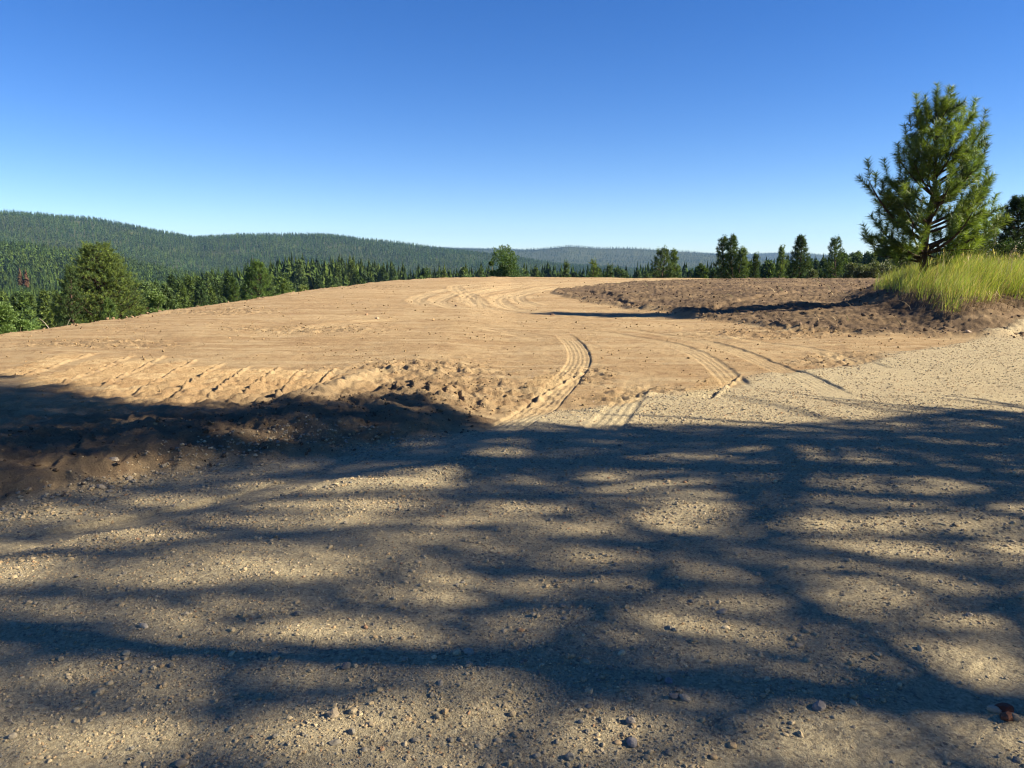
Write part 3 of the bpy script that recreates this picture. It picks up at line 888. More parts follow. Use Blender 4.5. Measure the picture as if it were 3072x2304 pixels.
def build_near_pine():
    rng = np.random.default_rng(21)
    D = 21.3
    tr = [at(a, b, D) for a, b in [(2769, 830), (2771, 784), (2775, 726), (2786, 654), (2795, 610), (2804, 560), (2806, 500), (2807, 437), (2808, 370), (2809, 306)]]
    zb = float(ground(tr[0][0], D)[0]) - .1
    tr[0][2] = zb
    tips = []
    for a, b, dd in [(2836, 284, 0), (2858, 286, .2), (2918, 303, .1), (2786, 298, .1), (2757, 334, -.1), (2728, 388, .1), (2699, 428, -.1), (2612, 497, -.2),
                     (2668, 500, .2), (2612, 682, .1), (2945, 352, -.1), (2941, 388, .2), (2952, 436, -.2), (2959, 497, .1), (2952, 558, 0), (2974, 594, .3),
                     (2999, 624, -.2), (2972, 660, .2), (2645, 640, -.3), (2627, 720, .2), (2700, 752, -.3), (2850, 750, -.5), (2900, 700, .3), (2880, 340, .3),
                     (2905, 400, -.5), (2770, 400, -.5), (2740, 470, .4), (2725, 530, -.5), (2690, 590, .4), (2900, 480, -.6), (2920, 620, .7), (2930, 700, -.6),
                     (2700, 680, -.6), (2680, 730, .5), (2812, 430, -.4), (2830, 380, .4), (2925, 450, .4), (2740, 620, -.9), (2660, 560, .2)]:
        tips.append(at(a, b, D + dd) - [0, 0, .42])
    # the limbs that reach towards and away from the viewer
    def R(h):  # reach against height fraction
        return np.interp(h, [0, .08, .2, .35, .5, .65, .8, .92, 1], [1.1, 1.75, 1.85, 1.7, 1.45, 1.25, .95, .55, .15])
    z0, z1 = tr[1][2], tr[-1][2]
    for k in range(24):
        h = .2 + .74 * ((k + .5) / 24)
        az = k * 2.4 + rng.uniform(-.3, .3)
        rr = R(h) * rng.uniform(.6, .95)
        c = np.array([np.interp(z0 + h * (z1 - z0), [p[2] for p in tr], [p[0] for p in tr]), D])
        tips.append(np.array([c[0] + rr * math.cos(az) * .8, c[1] + rr * math.sin(az), z0 + h * (z1 - z0) + .1]))
    res = pine(rng, tr, .115, tips, rise=.75, sec=.235, sec_len=.60, shoot=.42, per=150, nl=.20, nw=.014, shade=.3, cols=GREENS * [1.5, 1.55, 1.3], zlow=1.05, sub=0, bend=.35, sec_start=.34)
    put_pine('pine_tree', res, 'young pine with long needles standing in the tall grass at right', 'pine tree', tr[0])
build_near_pine()

# ------------------------------------------------------------------ pines beyond the right edge whose crowns shade the road
# sunlit gaps on the ground, as photo pixels: centre, half width, half height, openness
GAPS = [(764, 1732, 190, 36, .9), (799, 1989, 250, 72, 1), (243, 1933, 220, 32, .75), (208, 2050, 250, 32, .75), (312, 2240, 300, 60, 1), (694, 2245, 280, 45, .9),
        (1354, 1843, 150, 38, .7), (1006, 1912, 190, 30, .8), (70, 1739, 150, 24, .7), (230, 1700, 190, 16, .6), (1765, 1690, 95, 24, .8), (1779, 1801, 80, 18, .8),
        (1987, 1905, 165, 38, 1), (2196, 1989, 135, 50, 1), (2300, 2072, 150, 40, .8), (2647, 1669, 220, 30, .95), (2980, 1676, 110, 32, .9), (2716, 1767, 150, 38, .95),
        (2786, 2017, 205, 44, 1), (2925, 2050, 140, 38, .9), (2960, 2114, 115, 24, .8), (1953, 2211, 180, 45, .8), (1710, 2260, 180, 45, .85), (1848, 2100, 130, 30, .6),
        (2335, 2270, 110, 34, .6), (3030, 2240, 60, 60, .8), (2078, 1843, 100, 20, .7), (2010, 1547, 95, 32, 1), (1840, 1590, 120, 20, .8), (1976, 1612, 80, 16, .7),
        (1963, 1465, 110, 16, .9), (1807, 1438, 70, 12, .7), (2078, 1436, 80, 13, .8), (2349, 1472, 125, 15, .9), (2668, 1540, 120, 14, .9), (2519, 1397, 110, 14, .9),
        (2315, 1360, 90, 14, .8), (2078, 1374, 90, 14, .8), (1908, 1374, 70, 12, .7), (2383, 1303, 110, 13, .6), (2078, 1296, 80, 11, .6), (2790, 1330, 80, 16, .9),
        (2742, 1364, 90, 12, .8), (2824, 1452, 90, 32, .8), (2688, 1590, 170, 20, .8), (2858, 1607, 70, 30, .8), (1739, 1600, 80, 18, .7), (1468, 1540, 100, 16, .7),
        (1440, 1363, 100, 14, .8), (1110, 1472, 210, 18, 1), (1284, 1437, 90, 13, .8), (1215, 1389, 95, 16, .8), (1457, 1368, 90, 12, .8), (868, 1451, 120, 16, .7),
        (729, 1496, 80, 10, .8), (312, 1416, 90, 30, .55), (569, 1347, 80, 24, .7), (743, 1354, 60, 22, .7), (40, 1430, 60, 18, .6), (1110, 1262, 120, 12, .5),
        (389, 1291, 90, 14, .7), (125, 1545, 100, 14, .8), (278, 1562, 100, 10, .7), (972, 1534, 210, 24, .7), (902, 1590, 220, 24, .75), (278, 1604, 220, 22, .7),
        (1354, 1583, 150, 22, .6), (70, 1653, 120, 20, .8), (833, 1667, 210, 18, .7), (451, 1500, 80, 14, .7), (1423, 1667, 130, 16, .6), (520, 1640, 150, 16, .6),
        (1250, 2080, 140, 24, .5), (1560, 2040, 90, 24, .5), (1100, 2010, 170, 40, .8), (600, 1850, 160, 18, .5), (1150, 1765, 120, 16, .6), (2450, 1870, 80, 18, .4),
        (2560, 1915, 70, 18, .5), (2420, 1600, 80, 16, .5), (2150, 1720, 90, 16, .5), (1560, 1740, 90, 14, .4), (3010, 1545, 60, 14, .6), (3020, 1400, 60, 10, .4),
        (50, 1170, 120, 9, .9), (1650, 1900, 70, 16, .4), (2160, 2200, 80, 20, .5)]
LIT_X = [-400, 0, 110, 250, 350, 450, 560, 850, 950, 1050, 1180, 1330, 1400, 1480, 1560, 1750, 1900, 2050, 2300, 2550, 2700, 2850, 2950, 3072, 3500]
LIT_Y = [1140, 1140, 1155, 1200, 1215, 1230, 1240, 1252, 1238, 1212, 1202, 1235, 1250, 1268, 1280, 1270, 1258, 1265, 1270, 1258, 1238, 1226, 1230, 1232, 1240]

STREAKS = [([(-100, 2180), (278, 2148), (486, 2170), (764, 2148), (1041, 2114), (1250, 2058), (1528, 2017), (1700, 2000)], 26),
           ([(-100, 2060), (208, 2003), (486, 1954), (694, 1905), (868, 1871), (1111, 1857), (1528, 1871)], 15),
           ([(-100, 1840), (278, 1829), (555, 1815), (833, 1801), (1111, 1760), (1536, 1732), (1700, 1735)], 24),
           ([(-100, 1670), (347, 1697), (625, 1655), (903, 1628), (1180, 1607), (1400, 1610)], 24), ([(972, 1669), (1250, 1672), (1528, 1642)], 12),
           ([(1671, 1513), (1942, 1486), (2214, 1468), (2417, 1492), (2900, 1513), (3150, 1520)], 15),
           ([(2146, 1560), (2417, 1547), (2620, 1562), (2900, 1526)], 11), ([(1883, 1864), (2092, 1871), (2300, 1892), (2439, 1933), (2543, 2017), (2564, 2120)], 15),
           ([(2369, 1739), (2578, 1732), (2786, 1808), (3064, 1864), (3200, 1880)], 17), ([(2600, 2040), (2700, 2066), (2786, 2086), (3064, 2079), (3200, 2085)], 10),
           ([(2508, 2051), (2530, 2180), (2543, 2330)], 34), ([(1987, 2114), (2161, 2155), (2404, 2176), (2508, 2155)], 15),
           ([(694, 1500), (1041, 1514), (1536, 1507), (1700, 1515)], 12), ([(416, 1667), (625, 1625), (902, 1570)], 10),
           ([(-100, 1600), (347, 1590), (486, 1576), (833, 1552)], 11), ([(1100, 1410), (1600, 1400), (2100, 1340), (2500, 1345)], 14),
           ([(1800, 1640), (2100, 1660), (2500, 1630), (2900, 1640)], 14), ([(1560, 2140), (1800, 2150), (2100, 2240), (2300, 2320)], 16),
           ([(1560, 1800), (1640, 1900), (1800, 1990), (2050, 2010)], 18), ([(2480, 1830), (2650, 1880), (2900, 1930), (3100, 1940)], 16)]

def light_map():
    """the share of sunlight that each spot of the road is to receive; crown needles are culled to match"""
    gx = np.arange(-30, 20, .05); gy = np.arange(1.2, 14, .05)
    A, B = np.meshgrid(gx, gy)
    X, Y = w2px(A, B)
    k = smooth(0, 10, Y - np.interp(X, LIT_X, LIT_Y) - 6)
    o = np.zeros(A.shape)
    w1 = perlin(A * .9, B * 1.6, 311) + .6 * perlin(A * 2.3, B * 4, 312); w2 = perlin(A * .8, B * 1.5, 313) + .6 * perlin(A * 2.1, B * 4, 314)
    for cx, cy, hx, hy, s_ in GAPS:
        d = np.hypot((X - cx) / hx + .5 * w1, (Y - cy - .06 * (X - cx) * (cx - 1536) / 1536) / hy + .6 * w2)
        o = np.maximum(o, min(1, s_ * 1.08) * (1 - smooth(.6, 1.35, d)))
    st = .8 * perlin(A * .5 + .1 * B, B * 2.4, 301) + .6 * perlin(A * 1.2, B * 5.0, 302) + .4 * perlin(A * .3, B * .9, 303)
    soil = smooth(-.1, .5, road_s(A, B))
    base = np.interp(Y, [1250, 1330, 1450, 1650, 2304], [.06, .11, .2, .33, .40]) * (1 - .6 * soil)
    T = np.clip(base * (1 + 1.2 * st + .6 * perlin(A * 2.2, B * 9, 304)), .03, .9)
    wd = (X + Y) * 0 + 1
    dk = np.zeros(A.shape)
    for pts, hw in STREAKS:
        d = polyline(spline(pts, 4), (X + 14 * w1).ravel(), (Y + 7 * w2).ravel())[0].reshape(A.shape)
        dk = np.maximum(dk, 1 - smooth(hw * .4, hw * 1.3, d))
    T = T + (.95 - T) * o
    T = T * (1 - .92 * dk)
    T = np.where(k < 1, T + (1 - T) * (1 - k), T)
    return gx, gy, np.clip(T, .015, 1)

def build_shade_pines():
    rng = np.random.default_rng(31)
    cot = 1 / math.tan(SUN_EL)
    gx, gy, T = light_map()
    spots = [(13.2, 5.0, 15.0, 3.4, 1.4, 'tall pine by the road, nearest outside the right edge of the photo'),
             (15.2, .6, 16.0, 3.6, 1.6, 'tall pine by the road, second outside the right edge of the photo'),
             (12.2, -3.2, 15.0, 3.6, 1.2, 'tall pine outside the photo, behind and right of the viewer'),
             (18.0, 3.4, 19.0, 3.8, 3.0, 'tall pine outside the photo, behind the nearest pine by the road'),
             (21.0, 4.4, 17.0, 3.4, 1.5, 'tall pine outside the photo, farthest to the right of the road')]
    def shadow(P):
        return P[:, 0] - SH[0] * P[:, 2] * cot, P[:, 1] - SH[1] * P[:, 2] * cot
    def look(P, M, out):
        x, y = shadow(P)
        i = ((x + 30) / .05).astype(int); j = ((y - 1.2) / .05).astype(int)
        ok = (i >= 0) & (i < M.shape[1]) & (j >= 0) & (j < M.shape[0])
        return np.where(ok, M[np.clip(j, 0, M.shape[0] - 1), np.clip(i, 0, M.shape[1] - 1)], np.where(y > 2, 0 if out == 0 else 1, out))
    trees = []; area = np.zeros((64, 250))
    def keep_wood(P, p=1.0):
        return look(P, T, .3) < .45
    for x, y, H, Rm, zl, lab in spots:
        z = float(ground(x, y)[0])
        tr = [(x + .12 * math.sin(k), y + .1 * math.cos(k * 1.3), z + H * k / 11) for k in range(12)]
        tips = []
        n = 150
        for k in range(n):
            h = zl / H + (1 - zl / H) * (k + .5) / n
            rr = Rm * float(np.interp(h, [0, .15, .45, .75, .92, 1], [.8, 1, 1, .72, .4, .1])) * rng.uniform(.55, 1.05)
            az = k * 2.4 + rng.uniform(-.4, .4)
            tips.append((x + rr * math.cos(az), y + rr * math.sin(az), z + h * H + .1))
        wood, trunk, (V, F, C) = pine(rng, tr, .20, tips, rise=.35, sec=.42, sec_len=1.1, shoot=.40, per=34, nl=.2, nw=.034, cols=GREENS, zlow=1.2, sub=5,
                                      wood_sides=4, sec_start=.15, keep=keep_wood, thin=False)
        tri = V.reshape(-1, 3, 3)
        cr = np.cross(tri[:, 1] - tri[:, 0], tri[:, 2] - tri[:, 0])
        a = .5 * np.abs(cr @ np.array(sdir))
        mid = tri.mean(1)
        sx, sy = shadow(mid)
        i = ((sx + 30) / .2).astype(int); j = ((sy - 1.2) / .2).astype(int)
        ok = (i >= 0) & (i < 250) & (j >= 0) & (j < 64)
        np.add.at(area, (j[ok], i[ok]), a[ok])
        trees.append((x, y, z, lab, wood, trunk, tri, C.reshape(-1, 3, 3), mid, a))
    tau = area / (.2 * .2 * math.sin(SUN_EL))
    pad_ = np.pad(tau, 1, mode='edge')
    tau = sum(pad_[a:a + 64, b:b + 250] for a in range(3) for b in range(3)) / 9
    tau_f = np.repeat(np.repeat(tau, 4, 0), 4, 1)[:T.shape[0], :T.shape[1]]
    print('tau', np.percentile(tau[:40, 110:190], [5, 25, 50, 75, 95]))
    prob = np.clip(-np.log(T) / np.maximum(tau_f, .05), 0, 1)  # needles thinned so the crowns cast the wanted pattern of light
    for x, y, z, lab, wood, trunk, tri, C, mid, a in trees:
        k = rng.uniform(0, 1, len(mid)) < look(mid, prob, .5)
        k &= look(tri[:, 2], T, .3) < .98
        tri = tri[k]; C = C[k]
        put_pine('tall_pine', (wood, trunk, (tri.reshape(-1, 3), np.arange(len(tri) * 3).reshape(-1, 3), C.reshape(-1, 3))), lab, 'pine tree', (x, y, z), mat=M_CONIFER)
build_shade_pines()

# ------------------------------------------------------------------ pines and bushes round the clearing
def conifer_tips(rng, base, H, Rm, n, prof=None, low=.04):
    prof = prof or ([0, .06, .2, .45, .7, .9, 1], [.75, 1, 1, .82, .55, .25, .04])
    tips = []
    for k in range(n):
        h = low + (1 - low) * (k + .5) / n
        rr = Rm * float(np.interp(h, *prof)) * rng.uniform(.7, 1.08)
        az = k * 2.4 + rng.uniform(-.5, .5)
        tips.append((base[0] + rr * math.cos(az), base[1] + rr * math.sin(az), base[2] + h * H))
    return tips

def mid_pine(seed, px, top, D, hw, label, n=80, per=20, nl=None, cols=GREENS, group=None, leaders=(), prof=None, Hmin=3.0, rise=.45, name='pine_tree', zbase=None):
    rng = np.random.default_rng(seed)
    p = at(px, top, D)
    zb = float(ground(p[0], D)[0]) - .1
    if p[2] - zb < Hmin: zb = p[2] - Hmin
    H = p[2] - zb
    Rm = 1.3 * hw / FPX * D
    base = np.array([p[0], D, zb])
    tr = [(p[0] + .02 * H * math.sin(k * 1.1 + seed), D + .02 * H * math.cos(k), zb + H * k / 8) for k in range(9)]
    tips = conifer_tips(rng, base, H, Rm, n, prof)
    for lx, ly in leaders:
        q = at(lx, ly, D + rng.uniform(-.4, .4)); tips.append(q)
        for k in range(10):
            f = k / 10; a = k * 2.4
            tips.append((q[0] + .35 * (1 - f + .2) * math.cos(a), q[1] + .35 * (1 - f + .2) * math.sin(a), q[2] - 1.6 * (1 - f)))
    s = D / 60.0
    cols = np.asarray(cols) * 1.15
    res = pine(rng, tr, .02 * H + .03, tips, rise=rise, sec=.36 * max(s, .7), sec_len=.5 * Rm * .55 + .25, shoot=.30 * max(s, .6), per=per, nl=nl or .17 * max(s, .8),
               nw=.022 * s, cols=cols, zlow=.1, sub=2, wood_sides=4)
    return put_pine(name, res, label, 'pine tree', base, group, M_CONIFER)

BIG = ([0, .1, .3, .5, .7, .85, 1], [.9, 1, 1, .9, .68, .45, .12])
mid_pine(41, 292, 740, 50, 146, 'big bushy pine rising behind the left edge of the clearing', n=420, per=26, cols=GREENS * .9, leaders=[(256, 752), (342, 772)], prof=BIG)
mid_pine(42, 208, 806, 47, 58, 'small dark pine growing against the left side of the big bushy pine', n=110, per=24, cols=DARKG)
mid_pine(43, 325, 905, 36, 34, 'bright young pine in front of the big bushy pine', n=50, per=26, nl=.16, cols=GREENS * 1.25)
mid_pine(44, 772, 790, 55, 56, 'rounded light green pine at the clearing edge left of centre', n=110, per=24, cols=GREENS * 1.35, prof=BIG)
mid_pine(45, 700, 842, 58, 26, 'slim pine just left of the rounded light green pine', n=50, cols=GREENS)
mid_pine(46, 855, 845, 58, 26, 'low pine just right of the rounded light green pine', n=50, cols=GREENS)
mid_pine(47, 1700, 792, 92, 22, 'small rounded pine, first right of the broadleaf tree on the crest', n=50, cols=DARKG, prof=BIG)
mid_pine(48, 1783, 788, 92, 30, 'small pine, second right of the broadleaf tree on the crest', n=60, cols=GREENS, prof=BIG)
mid_pine(49, 1828, 800, 95, 24, 'low pine, third right of the broadleaf tree on the crest', n=50, cols=DARKG, prof=BIG)
mid_pine(50, 1988, 752, 78, 52, 'broad dark pine on the crest behind the middle of the dark soil', n=100, cols=DARKG, prof=BIG)
mid_pine(51, 2022, 757, 80, 30, 'narrow pine leaning into the broad dark pine from the right', n=70, cols=GREENS)
mid_pine(52, 2172, 718, 76, 54, 'left pine of the tall clump on the crest', n=110, cols=DARKG)
mid_pine(53, 2200, 714, 75, 46, 'tallest pine of the clump on the crest, in its middle', n=110, cols=GREENS)
mid_pine(54, 2228, 750, 74, 30, 'right and lowest pine of the tall clump on the crest', n=80, cols=GREENS, prof=BIG)
mid_pine(55, 2268, 768, 78, 26, 'small dark pine between the tall clump and the cone shaped pine', n=70, cols=DARKG)
mid_pine(56, 2345, 746, 105, 24, 'pale thin pine behind, left of the cone shaped pine', n=60, cols=GREENS)
mid_pine(57, 2402, 716, 72, 54, 'cone shaped dark pine standing alone on the crest', n=140, cols=DARKG, prof=([0, .08, .3, .5, .7, .9, 1], [1, 1, .85, .72, .5, .22, .05]))
mid_pine(58, 2508, 720, 85, 42, 'grey green pine right of the cone shaped dark pine', n=100, cols=GREENS * .95, prof=BIG)
mid_pine(59, 3062, 598, 38, 70, 'large dark pine cut by the right edge of the picture', n=150, per=26, nl=.17, cols=DARKG * .9, prof=BIG)  # dark greens put the shade this pine stands in into its colour
mid_pine(60, 100, 975, 22, 14, 'tiny pale pine seedling at the clearing edge, far left', n=22, per=20, nl=.1, cols=GREENS * 1.7, Hmin=.6)

def bush(seed, name, label, cat, c, r, h, n, leaf, cols, lobes=7, group=None, stems=9, squash=.8, open_=.0):
    """c: base point; leaves on short twigs spread through uneven lobes"""
    rng = np.random.default_rng(seed)
    c = np.asarray(c, float)
    LC = []
    for k in range(lobes):
        a = rng.uniform(0, 6.28); q = rng.uniform(0, .75) * r
        LC.append((q * math.cos(a), q * math.sin(a), h * rng.uniform(.3, .95 if h > 3 * r else .82), r * rng.uniform(.28, .5)))
    LC = np.array(LC)
    k = rng.integers(0, lobes, n)
    d = unit(rng.normal(0, 1, (n, 3)))
    rad = LC[k, 3] * rng.uniform(.35, 1.12, n) ** .7
    wob = 1 + .35 * np.sin(d[:, 0] * 6 + k) * np.cos(d[:, 2] * 5 + k * 2)
    P = LC[k, :3] + d * (rad * wob)[:, None] * [1, 1, squash]
    P[:, 2] = np.maximum(P[:, 2], rng.uniform(.02, .25, n) * h)
    tdir = unit(d + rng.normal(0, .6, (n, 3)) + [0, 0, .3])
    sd = unit(np.cross(tdir, rng.normal(0, 1, (n, 3))))
    l = leaf * rng.uniform(.7, 1.3, n)[:, None]
    V = np.stack([P, P + tdir * l * .5 + sd * l * .28, P + tdir * l, P + tdir * l * .5 - sd * l * .28], 1).reshape(-1, 3)
    F = np.arange(n * 4).reshape(-1, 4)
    cc = np.asarray(cols)[rng.integers(0, len(cols), n)] * rng.uniform(.8, 1.2, (n, 1))
    root = empty(name, c); tag(root, label, cat, group)
    b = Buf()
    for s_ in range(stems):
        e = LC[s_ % lobes, :3] + rng.normal(0, .1 * r, 3)
        m = e * [.35, .35, .6] + rng.normal(0, .05 * r, 3)
        b.add(*tube(np.array([[0, 0, -.1], m * .5, m, e]), np.array([.03, .022, .015, .006]) * max(.4, h / 2.5), 5))
    v, f = b.get()
    mesh_obj('stems', v, f, M_TWIG, root, smooth_=True)
    mesh_obj('foliage', V, F, M_LEAF, root, col=np.repeat(cc, 4, 0))
    return root

def bush_at(seed, px, top, bot, D, hw, label, cols, n=5000, leaf=.08, name='bush', cat='bush', **k):
    p = at(px, top, D); q = at(px, bot, D)
    zb = min(float(ground(p[0], D)[0]), q[2])
    return bush(seed, name, label, cat, (p[0], D, zb), hw / FPX * D * 1.25, (p[2] - zb) * 1.12, n, leaf, cols, **k)

LG = np.array([(.12, .19, .045), (.15, .22, .06), (.10, .16, .04), (.17, .24, .08)])
MG = np.array([(.07, .12, .03), (.09, .145, .035), (.055, .1, .03)])
SG = np.array([(.09, .12, .06), (.11, .14, .07), (.07, .10, .045)])
bush_at(71, 1530, 762, 838, 80, 48, 'leafy rounded broadleaf tree alone on the far crest', MG * .95, n=11000, leaf=.16, lobes=14, name='broadleaf_tree', cat='tree', squash=1.2)
bush_at(72, 1478, 790, 838, 82, 16, 'small dark bush left of the broadleaf tree on the crest', MG * .8, n=2500, leaf=.14)
bush_at(73, 0, 912, 1018, 17.6, 44, 'pale green leafy bush cut by the left edge of the picture', LG * [.95, 1, 1.1], n=11000, leaf=.05, lobes=12)
bush_at(74, 62, 955, 1012, 18.5, 26, 'lower part of pale green shrub right of the leafy bush, far left', LG, n=4000, leaf=.045)
bush_at(75, 462, 898, 950, 27, 30, 'light green bush at the edge right of the big bushy pine', LG * .85, n=4500, leaf=.06)
bush_at(76, 905, 862, 895, 46, 18, 'bright green bush at the edge right of the rounded pine', LG * .8, n=2500, leaf=.09)
bush_at(77, 1000, 860, 885, 52, 14, 'small bright bush at the edge midway to the crest', LG * .7, n=1500, leaf=.09)
for q, (px, tp, hw, D) in enumerate([(2440, 812, 26, 66), (2560, 790, 30, 62), (2620, 785, 34, 58), (2680, 782, 36, 55), (2590, 806, 30, 56), (2660, 806, 30, 52), (2720, 775, 34, 50)]):
    bush_at(80 + q, px, tp, 835, D, hw, ['low grey green shrub at the foot of the cone shaped pine', 'grey green shrub right of the grey green pine',
            'tallest grey green shrub between the crest pines and the young pine', 'rounded shrub left of the young pine in the grass', 'low shrub in front of the grey green shrubs',
            'lower shrub nearest the dark soil, left of the young pine', 'dense shrub partly behind the young pine'][q], SG, n=4500, leaf=.10, lobes=9)
for q, (px, tp, hw, D) in enumerate([(2890, 735, 50, 34), (2960, 722, 50, 36), (3040, 722, 50, 33), (2830, 765, 40, 38), (3110, 700, 60, 35)]):
    bush_at(90 + q, px, tp, 815, D, hw, ['dark shrub behind the young pine, right of its trunk', 'tall dark shrub under the scraggly sapling', 'dark shrub in front of the large dark pine',
            'low dark shrub just behind the trunk of the young pine', 'dark shrub cut by the right edge of the picture'][q], MG * .55, n=8000, leaf=.07, lobes=11)  # leaf greens darkened to stand in for the shade over these shrubs
bush_at(96, 2955, 668, 800, 36, 22, 'scraggly thin sapling with sky showing through it', MG * .6, n=420, leaf=.1, lobes=9, stems=14, name='sapling', cat='sapling')
bush_at(97, 2990, 665, 800, 37, 14, 'second thin sapling, nearer the large dark pine', MG * .6, n=260, leaf=.1, lobes=6, stems=10, name='sapling', cat='sapling')

# dry stalks at the left edge
def stalk(px0, py0, px1, py1, D, bow, label, rad=.008):
    a = at(px0, py0, D); b = at(px1, py1, D)
    a[2] = float(ground(a[0], D)[0]) - .02
    t = np.linspace(0, 1, 10)[:, None]
    m = (a + b) / 2 + np.array([0, 0, bow])
    pts = a * (1 - t) ** 2 + 2 * m * t * (1 - t) + b * t ** 2
    v, f = tube(pts - a, rad * (1 - .7 * t[:, 0]), 5)
    o = mesh_obj('dry_stalk', v, f, M_STRAW, col=np.tile([.42, .37, .28], (len(v), 1)), smooth_=True)
    o.location = a.tolist(); tag(o, label, 'dry stalk')
stalk(167, 989, 118, 955, 19.5, .16, 'bleached dry stalk arching left at the left edge of the clearing', .012)
stalk(183, 990, 212, 954, 19.5, .02, 'bleached dry stalk leaning right beside the arching one', .010)

# ------------------------------------------------------------------ grass
def blades(rng, x, y, h, wd, cols, lean=(.25, .0), curl=.35, z=None, seg=3):
    n = len(x)
    if z is None: z = ground(x, y)
    az = rng.uniform(0, 6.283, n)
    ln = np.stack([rng.normal(lean[0], .18, n), rng.normal(lean[1], .18, n)], 1)
    side = np.stack([np.cos(az), np.sin(az)], 1)
    V = []
    for k in range(seg + 1):
        t = k / seg
        c = np.stack([x, y], 1) + ln * (h * (t ** 2 * (1 + curl) + .25 * t))[:, None]
        zz = z - .02 + h * (t - .18 * t * t * np.clip(np.hypot(ln[:, 0], ln[:, 1]) * 2, 0, 1.6))
        wv = wd * (1 - t) ** .7
        if k < seg:
            for s_ in (-1, 1):
                V.append(np.column_stack([c + side * (s_ * wv / 2)[:, None], zz]))
        else:
            V.append(np.column_stack([c, zz]))
    nv = len(V)
    A = np.stack(V, 1).reshape(-1, 3)
    o = (np.arange(n) * nv)[:, None]
    Q = [np.hstack([o + 2 * k, o + 2 * k + 1, o + 2 * k + 3, o + 2 * k + 2]) for k in range(seg - 1)]
    T = np.hstack([o + 2 * seg - 2, o + 2 * seg - 1, o + 2 * seg])
    cc = np.asarray(cols)[rng.integers(0, len(cols), n)] * rng.uniform(.8, 1.2, (n, 1))
    return A, np.vstack(Q), T, np.repeat(cc, nv, 0)

